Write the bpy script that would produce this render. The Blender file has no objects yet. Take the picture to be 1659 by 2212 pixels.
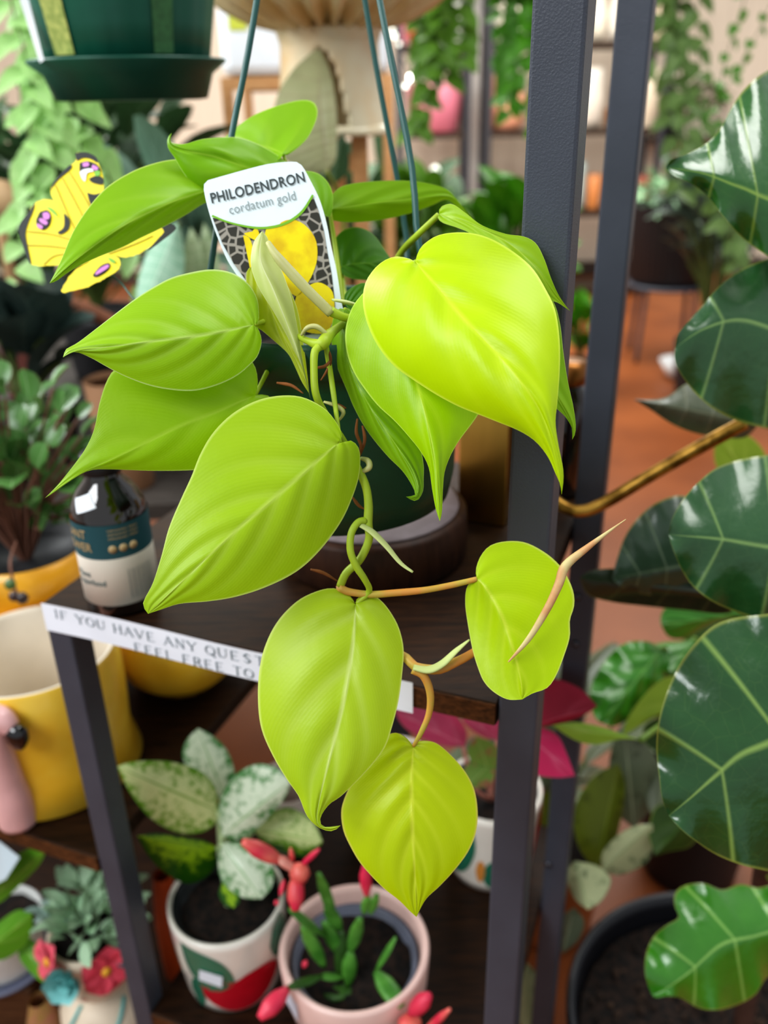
import bpy, bmesh, math, random
from mathutils import Vector, Matrix
random.seed(7)
C = bpy.context.scene.collection
F = 1850.0; CX, CY = 829.5, 1106.0; TH = math.radians(25.5); CT, ST = math.cos(TH), math.sin(TH)
RO = math.radians(1.24); RC, RS = math.cos(RO), math.sin(RO)   # the camera's slight roll
CZ = 1.45                                   # the camera's height above the floor
def ray(px, py):
    x = (px-CX)/F; y = (CY-py)/F; x, y = x*RC-(-y)*RS, -(x*RS+(-y)*RC)
    return Vector((x, CT+y*ST, -ST+y*CT))
def P(px, py, d):                            # point at depth d along the optical axis
    v = ray(px, py)*d; return Vector((v.x, v.y, v.z+CZ))
def PY(px, py, Y):
    r = ray(px, py); return Vector((r.x/r.y*Y, Y, r.z/r.y*Y+CZ))
def PZ(px, py, z):                           # z relative to the camera
    r = ray(px, py); t = z/r.z; return Vector((r.x*t, r.y*t, z+CZ))
def hexc(h):
    h = h.lstrip('#'); v = [int(h[i:i+2], 16)/255 for i in (0, 2, 4)]
    return tuple((c/12.92 if c <= .04045 else ((c+.055)/1.055)**2.4) for c in v)+(1,)
# ---------------------------------------------------------------- materials
MC = {}
def newmat(name):
    m = bpy.data.materials.new(name); m.use_nodes = True
    nt = m.node_tree; b = nt.nodes['Principled BSDF']; return m, nt, b
def N(nt, t, **kw):
    n = nt.nodes.new(t)
    for k, v in kw.items():
        if hasattr(n, k) and k not in n.inputs: setattr(n, k, v)
        else: n.inputs[k].default_value = v
    return n
def mat(col, rough=.5, metal=0, bump=0, bscale=200, var=0, vscale=20, coat=0, spec=.5, emit=0, alpha=1, trans=0, col2=None, stretch=None):
    key = (col, rough, metal, bump, bscale, var, vscale, coat, spec, emit, alpha, trans, col2, stretch)
    if key in MC: return MC[key]
    m, nt, b = newmat('m_'+col.strip('#')); L = nt.links.new
    b.inputs['Base Color'].default_value = hexc(col); b.inputs['Roughness'].default_value = rough
    b.inputs['Metallic'].default_value = metal; b.inputs['Coat Weight'].default_value = coat
    b.inputs['Specular IOR Level'].default_value = spec
    tc = N(nt, 'ShaderNodeTexCoord'); src = tc.outputs['Object']
    if stretch:
        mp = N(nt, 'ShaderNodeMapping'); mp.inputs['Scale'].default_value = stretch; L(src, mp.inputs[0]); src = mp.outputs[0]
    nz = N(nt, 'ShaderNodeTexNoise', Scale=vscale, Detail=5.0); L(src, nz.inputs['Vector'])
    mx = N(nt, 'ShaderNodeMix', data_type='RGBA')
    c1 = hexc(col); c2 = hexc(col2) if col2 else tuple(max(0, c*(1-max(var, .06))) for c in c1[:3])+(1,)
    mx.inputs['A'].default_value = c1; mx.inputs['B'].default_value = c2
    rp = N(nt, 'ShaderNodeMapRange'); rp.inputs['From Min'].default_value = .4; rp.inputs['From Max'].default_value = .6
    L(nz.outputs['Fac'], rp.inputs[0]); L(rp.outputs[0], mx.inputs['Factor']); L(mx.outputs['Result'], b.inputs['Base Color'])
    if emit: b.inputs['Emission Color'].default_value = c1; b.inputs['Emission Strength'].default_value = emit
    if trans: b.inputs['Transmission Weight'].default_value = trans
    if bump:
        n2 = N(nt, 'ShaderNodeTexNoise', Scale=bscale, Detail=3.0); L(src, n2.inputs['Vector'])
        bp = N(nt, 'ShaderNodeBump', Strength=bump, Distance=.001); L(n2.outputs['Fac'], bp.inputs['Height']); L(bp.outputs[0], b.inputs['Normal'])
    MC[key] = m; return m
def math_n(nt, op, a, b=None, c=None):
    n = nt.nodes.new('ShaderNodeMath'); n.operation = op
    for i, v in enumerate((a, b, c)):
        if v is None: continue
        if isinstance(v, (int, float)): n.inputs[i].default_value = v
        else: nt.links.new(v, n.inputs[i])
    return n.outputs[0]
def mixc(nt, f, a, b):
    n = nt.nodes.new('ShaderNodeMix'); n.data_type = 'RGBA'
    for s, v in (('Factor', f), ('A', a), ('B', b)):
        if isinstance(v, (int, float)): n.inputs[s].default_value = v
        elif isinstance(v, tuple): n.inputs[s].default_value = v
        else: nt.links.new(v, n.inputs[s])
    return n.outputs['Result']
def leafmat(base, dark, rib, edge, rough=.38, transl=.3, veins=46, folds=5, foldstr=.5, kind='philo', coat=0.0, name='leaf', spec=.4):
    """leaf surface driven by the leaf's own UVs: u runs notch to tip along the edge, v runs across"""
    key = ('leaf', base, dark, rib, edge, rough, transl, veins, folds, foldstr, kind, coat, spec)
    if key in MC: return MC[key]
    m, nt, b = newmat(name); L = nt.links.new
    uv = N(nt, 'ShaderNodeUVMap'); sp = N(nt, 'ShaderNodeSeparateXYZ'); L(uv.outputs[0], sp.inputs[0])
    u = sp.outputs[0]; v = sp.outputs[1]
    s = math_n(nt, 'ABSOLUTE', math_n(nt, 'MULTIPLY_ADD', v, 2.0, -1.0))
    tc = N(nt, 'ShaderNodeTexCoord')
    nz = N(nt, 'ShaderNodeTexNoise', Scale=28.0, Detail=4.0); L(tc.outputs['Object'], nz.inputs['Vector'])
    nzf = N(nt, 'ShaderNodeTexNoise', Scale=260.0, Detail=2.0); L(tc.outputs['Object'], nzf.inputs['Vector'])
    c = mixc(nt, math_n(nt, 'MULTIPLY', nz.outputs['Fac'], .9), hexc(base), hexc(dark))
    uw = math_n(nt, 'ADD', u, math_n(nt, 'MULTIPLY', nz.outputs['Fac'], .01))
    if kind == 'philo':
        uw = math_n(nt, 'MULTIPLY_ADD', s, -.42, uw)
        fine = math_n(nt, 'SINE', math_n(nt, 'MULTIPLY', uw, veins*6.283))
        fold = math_n(nt, 'SINE', math_n(nt, 'MULTIPLY', uw, folds*6.283))
        c = mixc(nt, math_n(nt, 'MULTIPLY', math_n(nt, 'MULTIPLY_ADD', fine, .5, .5), .035), c, hexc(rib))
        c = mixc(nt, math_n(nt, 'MULTIPLY', math_n(nt, 'MULTIPLY', math_n(nt, 'POWER', math_n(nt, 'MULTIPLY_ADD', fold, .5, .5), 6.0), math_n(nt, 'SUBTRACT', 1.0, s)), .30), c, hexc(rib))
        h = math_n(nt, 'MULTIPLY_ADD', fine, .012, math_n(nt, 'MULTIPLY', math_n(nt, 'MULTIPLY', fold, foldstr), math_n(nt, 'SUBTRACT', 1.0, s)))
        h = math_n(nt, 'ADD', h, math_n(nt, 'MULTIPLY', nzf.outputs['Fac'], .12))
        ribw = .022
    elif kind == 'fig':
        tri = math_n(nt, 'PINGPONG', math_n(nt, 'ADD', math_n(nt, 'MULTIPLY', u, folds), math_n(nt, 'MULTIPLY', s, -.15)), .5)
        ve = N(nt, 'ShaderNodeMapRange'); ve.inputs['From Min'].default_value = .045; ve.inputs['From Max'].default_value = .0
        L(tri, ve.inputs[0])
        vo = N(nt, 'ShaderNodeTexVoronoi', Scale=70.0); vo.feature = 'DISTANCE_TO_EDGE'; L(tc.outputs['Object'], vo.inputs['Vector'])
        net = N(nt, 'ShaderNodeMapRange'); net.inputs['From Min'].default_value = .03; net.inputs['From Max'].default_value = .0
        L(vo.outputs['Distance'], net.inputs[0])
        c = mixc(nt, math_n(nt, 'MULTIPLY', net.outputs[0], .05), c, hexc(rib))
        c = mixc(nt, math_n(nt, 'MULTIPLY', ve.outputs[0], .75), c, hexc(rib))
        h = math_n(nt, 'ADD', math_n(nt, 'MULTIPLY', ve.outputs[0], -.5), math_n(nt, 'MULTIPLY', nz.outputs['Fac'], 5.0))
        h = math_n(nt, 'ADD', h, math_n(nt, 'MULTIPLY', math_n(nt, 'SINE', math_n(nt, 'MULTIPLY', tri, 6.28)), .5))
        ribw = .018
    else:   # variegated: pale centre broken up towards a dark margin
        n3 = N(nt, 'ShaderNodeTexNoise', Scale=float(veins), Detail=6.0, Roughness=.7); L(tc.outputs['Object'], n3.inputs['Vector'])
        fac = math_n(nt, 'ADD', n3.outputs['Fac'], math_n(nt, 'MULTIPLY', s, -foldstr*.5))
        mr = N(nt, 'ShaderNodeMapRange'); mr.inputs['From Min'].default_value = .25; mr.inputs['From Max'].default_value = .42; L(fac, mr.inputs[0])
        c = mixc(nt, mr.outputs[0], hexc(dark), hexc(base))
        h = math_n(nt, 'MULTIPLY', nz.outputs['Fac'], 1.0); ribw = .03
        if folds:
            fb = math_n(nt, 'SINE', math_n(nt, 'MULTIPLY', uw, folds*6.283))
            c = mixc(nt, math_n(nt, 'GREATER_THAN', fb, .2), c, hexc(dark))
    rb = N(nt, 'ShaderNodeMapRange'); rb.inputs['From Min'].default_value = ribw*2.2; rb.inputs['From Max'].default_value = ribw*.3; L(s, rb.inputs[0])
    c = mixc(nt, math_n(nt, 'MULTIPLY', rb.outputs[0], .8), c, hexc(rib))
    ed = N(nt, 'ShaderNodeMapRange'); ed.inputs['From Min'].default_value = .965; ed.inputs['From Max'].default_value = .99; L(s, ed.inputs[0])
    c = mixc(nt, math_n(nt, 'MULTIPLY', ed.outputs[0], .8), c, hexc(edge))
    L(c, b.inputs['Base Color']); b.inputs['Roughness'].default_value = rough; b.inputs['Coat Weight'].default_value = coat
    b.inputs['Coat Roughness'].default_value = .15; b.inputs['Specular IOR Level'].default_value = spec
    bp = N(nt, 'ShaderNodeBump', Strength=.55, Distance=.0012); L(h, bp.inputs['Height']); L(bp.outputs[0], b.inputs['Normal'])
    if transl:
        tr = N(nt, 'ShaderNodeBsdfTranslucent'); L(c, tr.inputs[0]); ms = N(nt, 'ShaderNodeMixShader'); ms.inputs[0].default_value = transl
        out = nt.nodes['Material Output']; L(b.outputs[0], ms.inputs[1]); L(tr.outputs[0], ms.inputs[2]); L(ms.outputs[0], out.inputs[0])
    MC[key] = m; return m
def wood(c1, c2, rough=.4, sc=(3, 30, 30), vs=6):
    key = ('wood', c1, c2, rough, sc, vs)
    if key in MC: return MC[key]
    m, nt, b = newmat('wood'); L = nt.links.new
    tc = N(nt, 'ShaderNodeTexCoord'); mp = N(nt, 'ShaderNodeMapping'); mp.inputs['Scale'].default_value = sc; L(tc.outputs['Object'], mp.inputs[0])
    nz = N(nt, 'ShaderNodeTexNoise', Scale=float(vs), Detail=8.0, Roughness=.65, Distortion=.6); L(mp.outputs[0], nz.inputs['Vector'])
    mr = N(nt, 'ShaderNodeMapRange'); mr.inputs['From Min'].default_value = .35; mr.inputs['From Max'].default_value = .65; L(nz.outputs['Fac'], mr.inputs[0])
    L(mixc(nt, mr.outputs[0], hexc(c1), hexc(c2)), b.inputs['Base Color']); b.inputs['Roughness'].default_value = rough; b.inputs['Specular IOR Level'].default_value = .22
    bp = N(nt, 'ShaderNodeBump', Strength=.3, Distance=.001); L(nz.outputs['Fac'], bp.inputs['Height']); L(bp.outputs[0], b.inputs['Normal'])
    MC[key] = m; return m
# ---------------------------------------------------------------- objects
def thing(name, label, cat, loc=(0, 0, 0), group=None):
    o = bpy.data.objects.new(name, None); C.objects.link(o); o.location = loc; o.empty_display_size = .02
    o['label'] = label; o['category'] = cat
    if group: o['group'] = group
    return o
def tag(o, label, cat, group=None, kind=None):
    o['label'] = label; o['category'] = cat
    if group: o['group'] = group
    if kind: o['kind'] = kind
    return o
def mesh(name, vs, fs, m, parent=None, smooth=True, uvs=None):
    """vs are world points; the object's origin sits at its parent's"""
    off = Vector(parent_loc(parent))
    me = bpy.data.meshes.new(name); me.from_pydata([tuple(Vector(v)-off) for v in vs], [], fs)
    if uvs:
        ul = me.uv_layers.new(name='UVMap')
        for lp in me.loops: ul.data[lp.index].uv = uvs[lp.vertex_index]
    if smooth: me.polygons.foreach_set('use_smooth', [True]*len(me.polygons))
    me.update()
    o = bpy.data.objects.new(name, me); C.objects.link(o)
    if m: me.materials.append(m)
    if parent: o.parent = parent
    else: o.location = off
    return o
def parent_loc(p):
    v = Vector((0, 0, 0))
    while p is not None: v += p.location; p = p.parent
    return v
def crv(pts, n, closed=False):
    """Catmull-Rom through pts, resampled to n+1 points evenly by length"""
    pts = [Vector(p) for p in pts]; out = []
    k = len(pts)
    for i in range(k-1):
        p0 = pts[max(i-1, 0)]; p1 = pts[i]; p2 = pts[i+1]; p3 = pts[min(i+2, k-1)]
        for j in range(8):
            t = j/8
            out.append(.5*((2*p1)+(p2-p0)*t+(2*p0-5*p1+4*p2-p3)*t*t+(3*p1-p0-3*p2+p3)*t**3))
    out.append(pts[-1])
    ds = [0]
    for a, b in zip(out, out[1:]): ds.append(ds[-1]+(b-a).length)
    T = ds[-1] or 1; res = []; j = 0
    for i in range(n+1):
        d = T*i/n
        while j < len(ds)-2 and ds[j+1] < d: j += 1
        seg = ds[j+1]-ds[j] or 1e-9
        res.append(out[j].lerp(out[j+1], min(1, max(0, (d-ds[j])/seg))))
    return res
def leafpx(parent, m, notch, tip, L, R, dn, dt, eL=0., eR=0., bow=0., mid=None, nu=40, nv=7, name='leaf', power=1.45, ripple=0., nr=5, cup=0., shape='heart', label=None):
    L2 = crv([notch]+L+[tip], nu); R2 = crv([notch]+R+[tip], nu); M = crv([notch]+(mid or [])+[tip], 200)
    vs = []; uv = []; fs = []
    def dep(mt, s, u, e):
        return dn+(dt-dn)*mt+bow*4*mt*(1-mt)+e*(s**1.5)*math.sin(math.pi*min(1, u**.7))+cup*s*(1-s)*4*math.sin(math.pi*u)+ripple*s*s*math.sin(u*nr*6.283)
    for i in range(nu+1):
        u = i/nu; mt = u**power
        mp = M[min(200, int(round(mt*200)))]
        row = []
        for side, O, e in ((-1, L2, eL), (1, R2, eR)):
            ss = range(nv, 0, -1) if side < 0 else range(0, nv+1)
            for k in ss:
                s = k/nv; q = mp.lerp(O[i], s)
                vs.append(P(q.x, q.y, dep(mt, s, u, e))); uv.append((u, .5+.5*s*side))
    w = 2*nv+1
    for i in range(nu):
        for k in range(w-1):
            a = i*w+k; fs.append((a, a+1, a+w+1, a+w))
    o = mesh(name, vs, fs, m, parent, uvs=uv)
    if label: o['label'] = label
    return o
def tube(name, pts, rad, m, parent=None, n=10, seg=None, closed_ends=True, flat=1.0):
    seg = seg or max(4, len(pts)*5); c = crv(pts, seg)
    if not isinstance(rad, (list, tuple)): rad = [rad, rad]
    vs = []; fs = []; up = None
    for i, p in enumerate(c):
        t = (c[min(i+1, seg)]-c[max(i-1, 0)]).normalized()
        if up is None: up = Vector((0, 0, 1)) if abs(t.z) < .9 else Vector((0, 1, 0))
        a = t.cross(up).normalized(); b = a.cross(t).normalized(); up = b
        f = i/seg*(len(rad)-1); k = min(int(f), len(rad)-2); r = rad[k]+(rad[k+1]-rad[k])*(f-k)
        for j in range(n):
            an = 2*math.pi*j/n; vs.append(p+a*math.cos(an)*r+b*math.sin(an)*r*flat)
    for i in range(seg):
        for j in range(n):
            fs.append((i*n+j, i*n+(j+1) % n, (i+1)*n+(j+1) % n, (i+1)*n+j))
    if closed_ends: fs.append(tuple(reversed(range(n)))); fs.append(tuple(seg*n+j for j in range(n)))
    return mesh(name, vs, fs, m, parent)
def tpx(name, pts, rpx, m, parent, **k):
    """tube through (px,py,depth) points, radius in pixels at that depth"""
    d = pts[len(pts)//2][2]; r = [x*d/F for x in rpx] if isinstance(rpx, (list, tuple)) else rpx*d/F
    return tube(name, [P(*p) for p in pts], r, m, parent, **k)
def lathe(name, prof, loc, m, parent=None, n=48, smooth=True, sx=1, sy=1, tilt=None, wav=0, nw=0, cap=False):
    vs = []; fs = []; loc = Vector(loc)
    for r, z in prof:
        for j in range(n):
            a = 2*math.pi*j/n; rr = r*(1+wav*math.cos(nw*a)) if wav else r
            v = Vector((rr*math.cos(a)*sx, rr*math.sin(a)*sy, z))
            if tilt: v = tilt @ v
            vs.append(loc+v)
    for i in range(len(prof)-1):
        for j in range(n): fs.append((i*n+j, i*n+(j+1) % n, (i+1)*n+(j+1) % n, (i+1)*n+j))
    fs.append(tuple(reversed(range(n))))
    if cap: fs.append(tuple((len(prof)-1)*n+j for j in range(n)))
    return mesh(name, vs, fs, m, parent, smooth)
def box(name, o, ex, ey, ez, m, parent=None, bev=.0):
    """box from corner o along three world edge vectors"""
    bm = bmesh.new(); o = Vector(o); ex, ey, ez = Vector(ex), Vector(ey), Vector(ez)
    v = [bm.verts.new(o+ex*i+ey*j+ez*k) for k in (0, 1) for j in (0, 1) for i in (0, 1)]
    for f in ((0, 2, 3, 1), (4, 5, 7, 6), (0, 1, 5, 4), (2, 6, 7, 3), (0, 4, 6, 2), (1, 3, 7, 5)): bm.faces.new([v[i] for i in f])
    bmesh.ops.recalc_face_normals(bm, faces=bm.faces)
    if bev: bmesh.ops.bevel(bm, geom=bm.edges[:], offset=bev, segments=2, affect='EDGES', profile=.5)
    vs = [x.co.copy() for x in bm.verts]; bm.verts.index_update(); fs = [tuple(x.index for x in f.verts) for f in bm.faces]; bm.free()
    return mesh(name, vs, fs, m, parent, smooth=False)
def abox(name, cx, cy, z0, z1, wx, wy, m, parent=None, bev=.0):
    return box(name, (cx-wx/2, cy-wy/2, z0), (wx, 0, 0), (0, wy, 0), (0, 0, z1-z0), m, parent, bev)
def poly(name, pts, dfun, m, parent=None, thick=0):
    """flat n-gon through pixel points, dfun(px,py) = depth"""
    vs = [P(x, y, dfun(x, y)) for x, y in pts]
    return mesh(name, vs, [tuple(range(len(vs)))], m, parent, smooth=False)
def planed(x0, y0, d0, gx, gy):
    return lambda x, y: 1/(1/d0+gx*(x-x0)+gy*(y-y0))
# loose leaf in world space, appended to lists
def addleaf(vs, fs, uv, base, d, up, ln, wd, bend=.3, kind='oval', nu=6):
    d = Vector(d).normalized(); up = Vector(up); side = d.cross(up)
    if side.length < 1e-4: side = d.cross(Vector((1, .2, 0)))
    side.normalize(); nrm = side.cross(d).normalized(); base = Vector(base); b0 = len(vs)
    p = base.copy(); dd = d.copy(); step = ln/nu
    for i in range(nu+1):
        u = i/nu
        if kind == 'oval': w = math.sin(math.pi*min(1, u*.93+.03))**.8
        elif kind == 'heart': w = (math.sin(math.pi*u**.62)**.75) if 0 < u < 1 else 0
        elif kind == 'strap': w = min(1, u*5+.3)*(1-u**5)
        else: w = math.sqrt(max(0, 1-(2*u-1)**2))
        w = max(w, .02)*wd/2
        for s in (-1, 0, 1):
            vs.append(p+side*w*s+nrm*(abs(s)*w*.35)); uv.append((u, .5+.5*s))
        nd = (dd-nrm*bend/nu).normalized(); nrm = side.cross(nd).normalized(); dd = nd; p = p+dd*step
    for i in range(nu):
        for k in range(2):
            a = b0+i*3+k; fs.append((a, a+1, a+4, a+3))
def rv(): return Vector((random.uniform(-1, 1), random.uniform(-1, 1), random.uniform(-1, 1)))
def addtube(vs, fs, uv, pts, r, n=5):
    b0 = len(vs); k = len(pts)
    for i, p in enumerate(pts):
        t = (pts[min(i+1, k-1)]-pts[max(i-1, 0)]).normalized(); a = t.cross(Vector((.3, .9, .2))).normalized(); b = a.cross(t)
        for j in range(n):
            an = 6.283*j/n; vs.append(p+(a*math.cos(an)+b*math.sin(an))*r); uv.append((.5, .5))
    for i in range(k-1):
        for j in range(n): fs.append((b0+i*n+j, b0+i*n+(j+1) % n, b0+(i+1)*n+(j+1) % n, b0+(i+1)*n+j))
def bush(parent, c, rx, rz, n, ln, wd, m, kind='oval', droop=.5, origin=None, updir=.5, name='foliage', stem_m=None, ry=None):
    """crown of leaves on thin stems rising from origin"""
    vs, fs, uv = [], [], []; sv, sf, su = [], [], []; c = Vector(c); ry = ry or rx; origin = Vector(origin) if origin else c-Vector((0, 0, rz))
    for i in range(n):
        q = rv()
        while q.length > 1: q = rv()
        p = c+Vector((q.x*rx, q.y*ry, q.z*rz)); out = (p-origin); out.z *= .6
        d = (out.normalized()+Vector((0, 0, updir*random.uniform(-.6, 1)))+rv()*.45)
        l = ln*random.uniform(.65, 1.15)
        addleaf(vs, fs, uv, p, d, Vector((0, 0, 1))+rv()*.4, l, wd*l/ln, droop*random.uniform(.5, 1.6), kind)
        if i % 2 == 0:
            md = origin.lerp(p, .5)+Vector((0, 0, rz*.3)); addtube(sv, sf, su, [origin, md, p], wd*.035+.0008, 4)
    o = mesh(name, vs, fs, m, parent, uvs=uv)
    if stem_m: mesh('stems', sv, sf, stem_m, parent)
    return o
def strand(vs, fs, uv, sv, sf, su, p0, ln, m, leaf, n, wd, sway=.05, kind='heart'):
    pts = [Vector(p0)]; d = Vector((0, 0, -1))
    for i in range(8):
        d = (d+rv()*sway*4).normalized(); d.z = min(d.z, -.6); pts.append(pts[-1]+d.normalized()*ln/8)
    c = crv(pts, n); addtube(sv, sf, su, c, .0015, 4)
    for i in range(1, n+1):
        s = 1 if i % 2 else -1; dd = Vector((s*random.uniform(.3, 1), random.uniform(-1, .3), -.5+random.uniform(-.5, .4)))
        addleaf(vs, fs, uv, c[i], dd, Vector((0, -.6, .6)), leaf*random.uniform(.7, 1.2), wd, .5, kind, nu=5)
def pot(parent, x, y, z0, h, rt, rb, m, soil=True, rim=.006, th=.004, name='pot', lip=0, soilh=.85, sm=None):
    prof = [(rb*.92, 0), (rb, .003)]
    for i in range(1, 7): prof.append((rb+(rt-rb)*i/6, h*i/6*(1-lip*.0)))
    if lip: prof = prof[:-1]+[(rb+(rt-rb)*.82, h-lip), (rt+.004, h-lip+.001), (rt+.005, h-.002), (rt+.003, h)]
    prof += [(rt-th, h), (rt-th-.001, h-.004), (rb+(rt-rb)*soilh-th, h*soilh-.012), (rb*.5, h*soilh-.02 if h*soilh > .03 else .01)]
    o = lathe(name, prof, (x, y, z0), m, parent, cap=True)
    if soil:
        rs = rb+(rt-rb)*soilh-th-.0005
        soilmesh(parent, x, y, z0+h*soilh, rs, sm)
    return o
def soilmesh(parent, x, y, z, r, m=None, n=24, amp=.003):
    vs = [Vector((x, y, z+amp))]; fs = []
    for i in range(1, 9):
        for j in range(n):
            a = 6.283*j/n; q = random.uniform(-amp, amp); vs.append(Vector((x+math.cos(a)*r*i/8, y+math.sin(a)*r*i/8, z+q)))
    for j in range(n): fs.append((0, 1+j, 1+(j+1) % n))
    for i in range(7):
        for j in range(n): fs.append((1+i*n+j, 1+(i+1)*n+j, 1+(i+1)*n+(j+1) % n, 1+i*n+(j+1) % n))
    return mesh('soil', vs, fs, m or SOIL, parent)
def struct(o):
    o['kind'] = 'structure'; return o
def textmesh(name, txt, m, parent, mapf, size=1.0, offset=0.0, spacing=1.0):
    cu = bpy.data.curves.new('t', 'FONT'); cu.body = txt; cu.size = size; cu.offset = offset; cu.space_character = spacing; cu.resolution_u = 4
    to = bpy.data.objects.new('t', cu); C.objects.link(to); bpy.context.view_layer.update()
    me = bpy.data.meshes.new_from_object(to); bpy.data.objects.remove(to)
    xs = [v.co.x for v in me.vertices]; x0, x1 = min(xs), max(xs)
    vs = [mapf((v.co.x-x0)/(x1-x0), v.co.y) for v in me.vertices]; fs = [tuple(p.vertices) for p in me.polygons]
    return mesh(name, vs, fs, m, parent, smooth=False)
SOIL = mat('#2a1c14', .95, var=.5, vscale=90, bump=1, bscale=300, col2='#0c0806')
# ================================================================ camera, light, world
cam = bpy.data.cameras.new('camera'); camo = bpy.data.objects.new('camera', cam); C.objects.link(camo)
camo.location = (0, 0, CZ); camo.rotation_euler = (Matrix.Rotation(math.radians(90)-TH, 3, 'X') @ Matrix.Rotation(-RO, 3, 'Z')).to_euler()
cam.sensor_fit = 'VERTICAL'; cam.sensor_height = 36; cam.sensor_width = 27; cam.lens = F/2212*36
cam.clip_start = .02; cam.dof.use_dof = True; cam.dof.focus_distance = .445; cam.dof.aperture_fstop = 5.2
bpy.context.scene.camera = camo
sc = bpy.context.scene
sc.view_settings.view_transform = 'Standard'; 
try: sc.view_settings.look = 'Medium High Contrast'
except Exception as e: print('LOOK', e); sc.view_settings.look = 'None'
sc.view_settings.look = sc.view_settings.look; sc.view_settings.exposure = 0.0; sc.view_settings.gamma = 1.0
sc.cycles.use_denoising = True
try: sc.cycles.denoiser = 'OPENIMAGEDENOISE'
except Exception: pass
sc.cycles.max_bounces = 7
w = bpy.data.worlds.new('world'); sc.world = w; w.use_nodes = True
bg = w.node_tree.nodes['Background']; bg.inputs[0].default_value = (.93, .97, 1, 1); bg.inputs[1].default_value = .50
def area(name, loc, target, sx, sy, e, col=(1, 1, 1)):
    l = bpy.data.lights.new(name, 'AREA'); l.shape = 'RECTANGLE'; l.size = sx; l.size_y = sy; l.energy = e; l.color = col
    o = bpy.data.objects.new(name, l); C.objects.link(o); o.location = loc
    o.rotation_euler = (Vector(target)-Vector(loc)).to_track_quat('-Z', 'Y').to_euler()
area('window_light', (-1.6, -.9, 3.0), (0, .6, 1.2), 1.5, 1.1, 52, (.95, .98, 1))
area('ceiling_panel_light', (.9, .9, 3.1), (.1, .7, 1.2), 1.2, 1.2, 30, (1, .99, .96))
area('shop_light', (.4, 5.0, 3.1), (.4, 5.0, 0), 5, 3, 260, (1, .98, .94))
area('table_fill_light', (-2.6, 1.6, 2.6), (-.4, 2.0, 1.0), 1.4, 1.2, 75, (.96, .99, 1))  # unseen fill lamp added to brighten the plant table and left background

# ================================================================ room
struct(mesh('floor', [(-7, -2, 0), (7, -2, 0), (7, 8.2, 0), (-7, 8.2, 0)], [(0, 1, 2, 3)],
    mat('#935329', .42, var=.2, vscale=1.2, col2='#784120', spec=.35, bump=.2, bscale=40), smooth=False))
struct(mesh('wall_back', [(-7, 8, 0), (7, 8, 0), (7, 8, 3.4), (-7, 8, 3.4)], [(0, 1, 2, 3)],
    mat('#e9d9c4', .8, var=.06, vscale=3, stretch=(9, 1, .3)), smooth=False))
struct(mesh('wall_left', [(-4.5, -2, 0), (-4.5, 8, 0), (-4.5, 8, 3.4), (-4.5, -2, 3.4)], [(0, 1, 2, 3)], mat('#dfe0e0', .8), smooth=False))
struct(box('baseboard_back', (-7, 7.97, 0), (14, 0, 0), (0, .03, 0), (0, 0, .12), mat('#54443a', .6)))

# ================================================================ the black and brown shelf unit
LC = PZ(89, 1304, -.38); RCN = PZ(1077, 1521, -.38); LC.z = 0; RCN.z = 0
EU = (RCN-LC).normalized(); EV = Vector((-EU.y, EU.x, 0)); UW = (RCN-LC).length
_r = ray(1240, 1100); _k = _r.x/_r.y; UD = (_k*RCN.y-RCN.x)/(EV.x-_k*EV.y)     # depth at which the rear post stands
_r = ray(215, 1855); ML_ = _r.z*(LC.dot(EV)/Vector((_r.x, _r.y, 0)).dot(EV))
def U(u, v, z): return LC+EU*u+EV*v+Vector((0, 0, z+CZ))
STEEL = mat('#474c57', .42, bump=.25, bscale=900, var=.1, spec=.5)
WOOD = wood('#38210f', '#140a05', .5, (4, 40, 40), 5)
EDGE = wood('#6b4325', '#34200f', .6, (8, 60, 60), 5)
su = thing('shelf_unit', 'black steel shelving unit with dark brown wooden shelves behind the hanging plant', 'shelf', U(.2, .2, -CZ))
def ub(name, u0, u1, v0, v1, z0, z1, m, bev=.001, parent=su):
    return box(name, U(u0, v0, z0), EU*(u1-u0), EV*(v1-v0), Vector((0, 0, z1-z0)), m, parent, bev)
print('UNIT', UW, UD, ML_, LC, EU)
TS = -.38; ML = ML_; MM = -.905; PW = .027; LG = .025
pf = ub('post', UW, UW+PW, 0, PW, -CZ, .42, STEEL, .002)
ub('joint_line', UW-.0002, UW+PW+.0002, -.0004, .0, -.7815, -.7803, mat('#101012', .6), 0, pf)
pr = ub('post', UW, UW+PW, UD, UD+PW, -CZ, .42, STEEL, .002)
ub('post', 0, LG, 0, LG, -CZ, TS-.02, STEEL, .002); ub('post', 0, LG, .395, .42, -CZ, TS-.02, STEEL, .002)
ub('post', -.61, -.585, 0, LG, -CZ, ML-.02, STEEL, .002); ub('post', -.61, -.585, .465, .49, -CZ, ML-.02, STEEL, .002)
ub('rail', UW+.002, UW+PW-.002, PW, UD, .375, .41, STEEL)
def board(u0, u1, z, v1=None):
    v1 = v1 or .42
    b = ub('shelf_board', u0, u1, .0, v1, z-.019, z, WOOD, .001); ub('front_edge', u0+.001, u1-.001, -.0012, 0, z-.0185, z-.001, EDGE, 0, b)
board(.0, UW-.001, TS); board(LG+.001, UW-.001, MM); board(-.583, -.001, ML, .49); board(-.583, -.001, -1.17, .49)
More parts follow.
